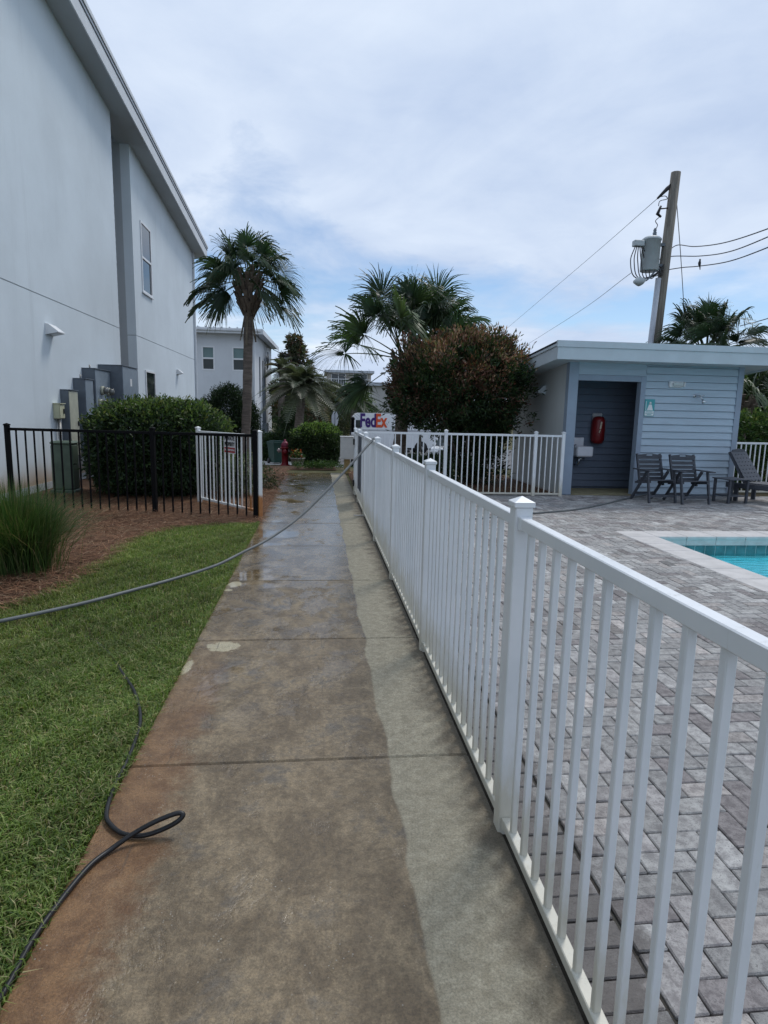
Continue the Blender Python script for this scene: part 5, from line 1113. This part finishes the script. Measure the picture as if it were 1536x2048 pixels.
M_wbox = mat('box_offwhite', (.72, .72, .70), .45, .06, 6, dirt=.12)
bd_ = obj('cabinet', MB().box(-.18, .18, -.13, .13, .385, .96, .008), M_wbox, ub)
obj('lid', MB().box(-.19, .19, -.14, .14, .961, .985, .006), M_wbox, ub); obj('door', MB().box(-.15, .165, -.139, -.131, .42, .93, .003), M_wbox, ub)
obj('foot', MB().box(-.14, .1, -.1, .1, -.02, .03, .006), MATS['yellow_post'], ub)
sy_ = 31.; sx0 = PY(670, 838, sy_)
st = thing('stop_sign', 'grey back of an octagonal road sign seen edgewise', 'road sign', (sx0.x, sy_, gz(sy_)), R(62))
oc = [(.40*math.cos(R(22.5+45*k)), .40*math.sin(R(22.5+45*k))) for k in range(8)]; M_alu = mat('sign_back_metal', (.34, .36, .39), .5, .1, 5, metal=.3)
obj('plate', MB().prism([(a, b+sx0.z-gz(sy_)) for a, b in oc], 'Y', -.004, .004), M_alu, st); obj('post', MB().box(-.03, .03, -.036, -.006, -.3, sx0.z-gz(sy_)+.35, .004), M_alu, st)
bp_ = PY(706, 834, 24.)
bk_ = thing('bollard_post', 'slim black post with a white band near the gate', 'post', (bp_.x, 24., gz(24)))
hh = bp_.z-gz(24)
obj('shaft', MB().lathe([(.10, -.2), (.10, .1), (.06, .14), (.055, hh-.12), (.075, hh-.1), (.075, hh-.04), (.03, hh)], 14), M_blk, bk_); obj('band', MB().lathe([(.0585, hh-.74), (.0585, hh-.58)], 14), M_frm, bk_)
# delivery truck
M_van = mat('van_white', (.80, .81, .82), .3, .04, 2); M_tyre = mat('tyre', (.02, .02, .02), .8); M_rim = mat('rim', (.5, .5, .5), .35, .1, 9, metal=.6)
ty = 48.; g0 = gz(ty); tx = PY(702, 828, ty).x; tz = PY(740, 826, ty).z
tr = thing('delivery_truck', 'white parcel delivery truck with purple and orange lettering', 'truck', (tx+3.3, ty, g0))
Ht = tz-g0; Lt = 7.2; Wt = 2.3
pf = [(0, .55), (0, 1.25), (-.05, 1.35), (.22, Ht-.25), (.55, Ht), (Lt, Ht), (Lt, .5), (Lt-.7, .5)]
def TX(q): return [(tx+a, g0+b) for a, b in q]
obj('body', MB().prism(TX([(.0, .55), (.02, 1.3), (.20, Ht-.3), (.42, Ht-.06), (.62, Ht), (Lt, Ht), (Lt, .55)]), 'Y', ty, ty+Wt), M_van, tr, True)
obj('sill_band', MB().box(tx+.9, tx+Lt, ty-.03, ty-.001, g0+Ht-1.38, g0+Ht-1.24), mat('van_grey', (.5, .51, .53), .4), tr, True)
obj('chassis', MB().box(tx+.5, tx+Lt-.2, ty+.2, ty+Wt-.2, g0+.4, g0+.56), M_blkp, tr, True)
obj('cab_window', MB().box(tx+.38, tx+.80, ty-.012, ty-.001, g0+Ht-1.15, g0+Ht-.55, .003), M_gl, tr, True)
obj('windscreen', MB().add([(tx+.015, ty+.15, g0+1.45), (tx+.015, ty+Wt-.15, g0+1.45), (tx+.16, ty+Wt-.15, g0+Ht-.45), (tx+.16, ty+.15, g0+Ht-.45)], [(0, 1, 2, 3)]), M_gl, tr, True)
obj('bumper', MB().box(tx-.18, tx+.2, ty+.05, ty+Wt-.05, g0+.45, g0+.75, .03), M_blkp, tr, True)
for wx in (1.25, 5.5):
    for wy in (ty+.12, ty+Wt-.12):
        w_ = obj('wheel', MB().lathe([(.30, -.13), (.42, -.12), (.44, 0), (.42, .12), (.30, .13)], 20, (tx+wx, wy, g0+.44), 'Y'), M_tyre, tr, True)
        obj('rim', MB().lathe([(.25, -.135), (.12, -.12), (.12, .12), (.25, .135)], 16, (tx+wx, wy, g0+.44), 'Y'), M_rim, w_)
    obj('wheel_arch', MB().lathe([(.52, -.012), (.52, 0)], 22, (tx+wx, ty, g0+.55), 'Y'), M_blkp, tr, True)
obj('mirror', MB().box(tx-.05, tx+.02, ty-.32, ty-.12, g0+1.5, g0+1.95, .02).tube([(tx+.1, ty, g0+1.9), (tx-.0, ty-.2, g0+1.85)], .02, 6), M_blkp, tr, True)
M_pur = mat('letter_purple', (.055, .02, .16), .4, .05); M_org = mat('letter_orange', (.72, .10, .03), .4, .05)
def letters(s, x, m, xs):
    me = text_mesh(s, 1.42, .006, .045, 'LEFT', xs); me.transform(Matrix.Rotation(R(90), 4, 'X')); lo = min(v.co.x for v in me.vertices); hi = max(v.co.x for v in me.vertices)
    o = obj('lettering', me, m, tr, True, loc=(x-lo, ty-.02, g0+Ht-.62)); return x+hi-lo
e = letters('Fed', tx+.72, M_pur, .62); letters('Ex', e-.02, M_org, .62)
# other vehicles
def car(nm, lab, x, y, rz, col, L=4.3, W=1.85, H=1.75, cat='car'):
    g = gz(y); t = thing(nm, lab, cat, (x, y, g), rz); m = mat(nm+'_paint_'+str(round(col[0], 2)), col, .28, .05, 2)
    # local: front towards -Y
    body = [(-L/2, .42), (-L/2+.02, .80), (-L/2+.12, .96), (-L*.20, 1.06), (L/2-.05, 1.08), (L/2, .9), (L/2, .42)]
    obj('body', MB().prism(body, 'X', -W/2, W/2), m, t)
    b_, t_ = W/2-.06, W/2-.17; y0, y1, y2, y3 = -L*.20, -L*.06, L*.42, L*.47
    v = [(-b_, y0, 1.07), (b_, y0, 1.07), (b_, y3, 1.08), (-b_, y3, 1.08), (-t_, y1, H-.06), (t_, y1, H-.06), (t_, y2, H-.06), (-t_, y2, H-.06)]
    obj('cabin', MB().add(v, [(0, 3, 2, 1), (4, 5, 6, 7), (0, 1, 5, 4), (1, 2, 6, 5), (2, 3, 7, 6), (3, 0, 4, 7)]), M_gl, t)
    obj('roof', MB().box(-t_-.03, t_+.03, y1-.06, y2+.05, H-.059, H, .03), m, t)
    for sx_ in (-1, 1):
        obj('pillar', MB().bar((sx_*(b_+.005), y0-.0, 1.07), (sx_*(t_+.01), y1-.01, H-.05), .07, .06), m, t); obj('pillar', MB().bar((sx_*(b_+.005), L*.12, 1.07), (sx_*(t_+.012), L*.12, H-.05), .03, .10), m, t)
        obj('pillar', MB().bar((sx_*(b_+.005), y3, 1.07), (sx_*(t_+.012), y2, H-.05), .08, .08), m, t)
        obj('headlight', MB().lathe([(.10, -.03), (.11, 0)], 14, (sx_*W*.34, -L/2+.0, .76), 'Y'), mat('headlight', (.6, .62, .65), .15), t)
        obj('mirror', MB().box(sx_*(W/2+.02)-.10, sx_*(W/2+.02)+.10, y0+.1, y0+.2, 1.05, 1.2, .03), m, t)
        for wy in (-L*.31, L*.31):
            w_ = obj('wheel', MB().lathe([(.24, -.12), (.35, -.11), (.37, 0), (.35, .11), (.24, .12)], 18, (sx_*(W/2-.1), wy, .37), 'X'), M_tyre, t); obj('rim', MB().lathe([(.22, -.125), (.08, -.11), (.08, .11), (.22, .125)], 14, (sx_*(W/2-.1), wy, .37), 'X'), M_rim, w_)
    obj('grille', MB().box(-.42, .42, -L/2-.02, -L/2+.04, .58, .88, .01), M_blkp, t); obj('bumper', MB().box(-W/2, W/2, -L/2-.12, -L/2+.02, .40, .57, .03), M_blkp, t)
    return t
car('parked_suv', 'white sport utility vehicle parked beyond the crossing white fence', PY(908, 900, 37.5).x, 38.5, R(-20), (.62, .63, .64), H=1.72)
car('parked_car', 'white car parked in the carport of the second building', -8.55, 45.2, R(90), (.66, .67, .69), H=1.55)
cy = 35.0; cx = PY(818, 880, cy).x; gc = gz(cy)
gcart = thing('golf_cart', 'small beige utility cart with white canopy beyond the crossing fence', 'cart', (cx, cy, gc), R(90))
M_bei = mat('cart_beige', (.42, .40, .35), .45, .08)
obj('body', MB().prism([(-1.0, .3), (-1.05, .62), (-.75, .78), (-.55, .45), (.15, .45), (.15, .75), (1.0, .8), (1.05, .3)], 'X', -.55, .55), M_bei, gcart)
obj('canopy', MB().box(-.58, .58, -.75, .75, 1.78, 1.84, .02), M_van, gcart)
for sx_ in (-1, 1):
    for yy in (-.6, .6): obj('canopy_post', MB().tube([(sx_*.5, yy*1.1, .7), (sx_*.5, yy, 1.79)], .02, 6), M_blkp, gcart)
    for yy in (-.75, .72): obj('wheel', MB().lathe([(.15, -.08), (.22, -.07), (.22, .07), (.15, .08)], 14, (sx_*.5, yy, .22), 'X'), M_tyre, gcart)
obj('seat', MB().box(-.5, .5, .0, .45, .76, .9, .03).bar((0, .5, .85), (0, .6, 1.3), 1.0, .08), M_blkp, gcart)
obj('windscreen', MB().bar((0, -.68, .78), (0, -.6, 1.78), 1.0, .01, (0, 1, 0)), M_gl, gcart)
# far buildings
def far_building(lab, x0, x1, y, depth, h, col, rows, cols, wz0, wdz, ww, wh, balcony=False):
    g = gz(y); t = thing('far_building', lab, 'building', ((x0+x1)/2, y, g)); m = stucco('far_stucco_%d' % int(x0*10+500), col)
    hs = []
    st_ = (x1-x0)/cols
    for r in range(rows):
        for c in range(cols):
            a = x0+st_*(c+.5)-ww/2; hs.append((a, a+ww, g+wz0+r*wdz, g+wz0+r*wdz+wh))
    obj('front_wall', xwall(y, y+.3, x0, x1, g-.3, g+h, hs), m, t, True); obj('side_wall', MB().box(x0, x0+.3, y+.3, y+depth, g-.3, g+h), m, t, True); obj('side_wall', MB().box(x1-.3, x1, y+.3, y+depth, g-.3, g+h), m, t, True)
    r_ = obj('roof', MB().box(x0-.5, x1+.5, y-.5, y+depth+.5, g+h+.001, g+h+.4), M_roofm, t, True)
    for (a, b, c, d) in hs:
        w_ = obj('window', MB().box(a, a+.08, y+.05, y+.2, c, d).box(b-.08, b, y+.05, y+.2, c, d).box((a+b)/2-.04, (a+b)/2+.04, y+.06, y+.19, c+.08, d-.08).box(a+.08, b-.08, y+.055, y+.195, c, c+.08).box(a+.08, b-.08, y+.055, y+.195, d-.08, d), M_frm, t, True)
        obj('pane', MB().box(a+.08, b-.08, y+.2, y+.22, c+.08, d-.08), M_gl, w_)
        if balcony:
            mb = MB().box(a-.4, b+.4, y-1.3, y, c-.25, c-.05)
            for k in range(9): mb.box(a-.35+k*(b-a+.66)/8, a-.31+k*(b-a+.66)/8, y-1.29, y-1.25, c-.05, c+.95)
            mb.box(a-.4, b+.4, y-1.3, y-1.22, c+.95, c+1.03); obj('balcony', mb, M_frm, t, True)
    return t
far_building('tan flat roofed building with balconies far behind the feathery palms', PY(655, 760, 105).x, PY(742, 760, 105).x, 105, 12, PY(700, 746, 105).z-gz(105), (.36, .33, .29), 3, 2, 1.4, 3.1, 2.4, 2.0, True)
far_building('pale grey building just above the parked truck', PY(745, 800, 78).x, PY(850, 800, 78).x, 78, 10, PY(770, 772, 78).z-gz(78), (.45, .44, .42), 1, 4, 1.8, 3, 1.0, 1.3)
far_building('white house with metal roof behind the hedge at right', 15.5, 26, 25, 8, 3.6+.9, (.5, .5, .49), 1, 4, 1.2, 3, 1.1, 1.4)
pf_ = thing('picket_fence', 'weathered grey wooden fence behind the stop sign', 'fence', (1.5, 46, gz(46)))
for k in range(26): obj('board', MB().box(.2+k*.16, .33+k*.16, 46, 46.03, gz(46)-.05, gz(46)+1.25+.03*(k % 3)), mat('grey_board', (.22, .19, .15), .9, .25, 6), pf_, True)
obj('rail', MB().box(.15, 4.4, 46.031, 46.08, gz(46)+.9, gz(46)+1.0), MATS['grey_board'], pf_, True)
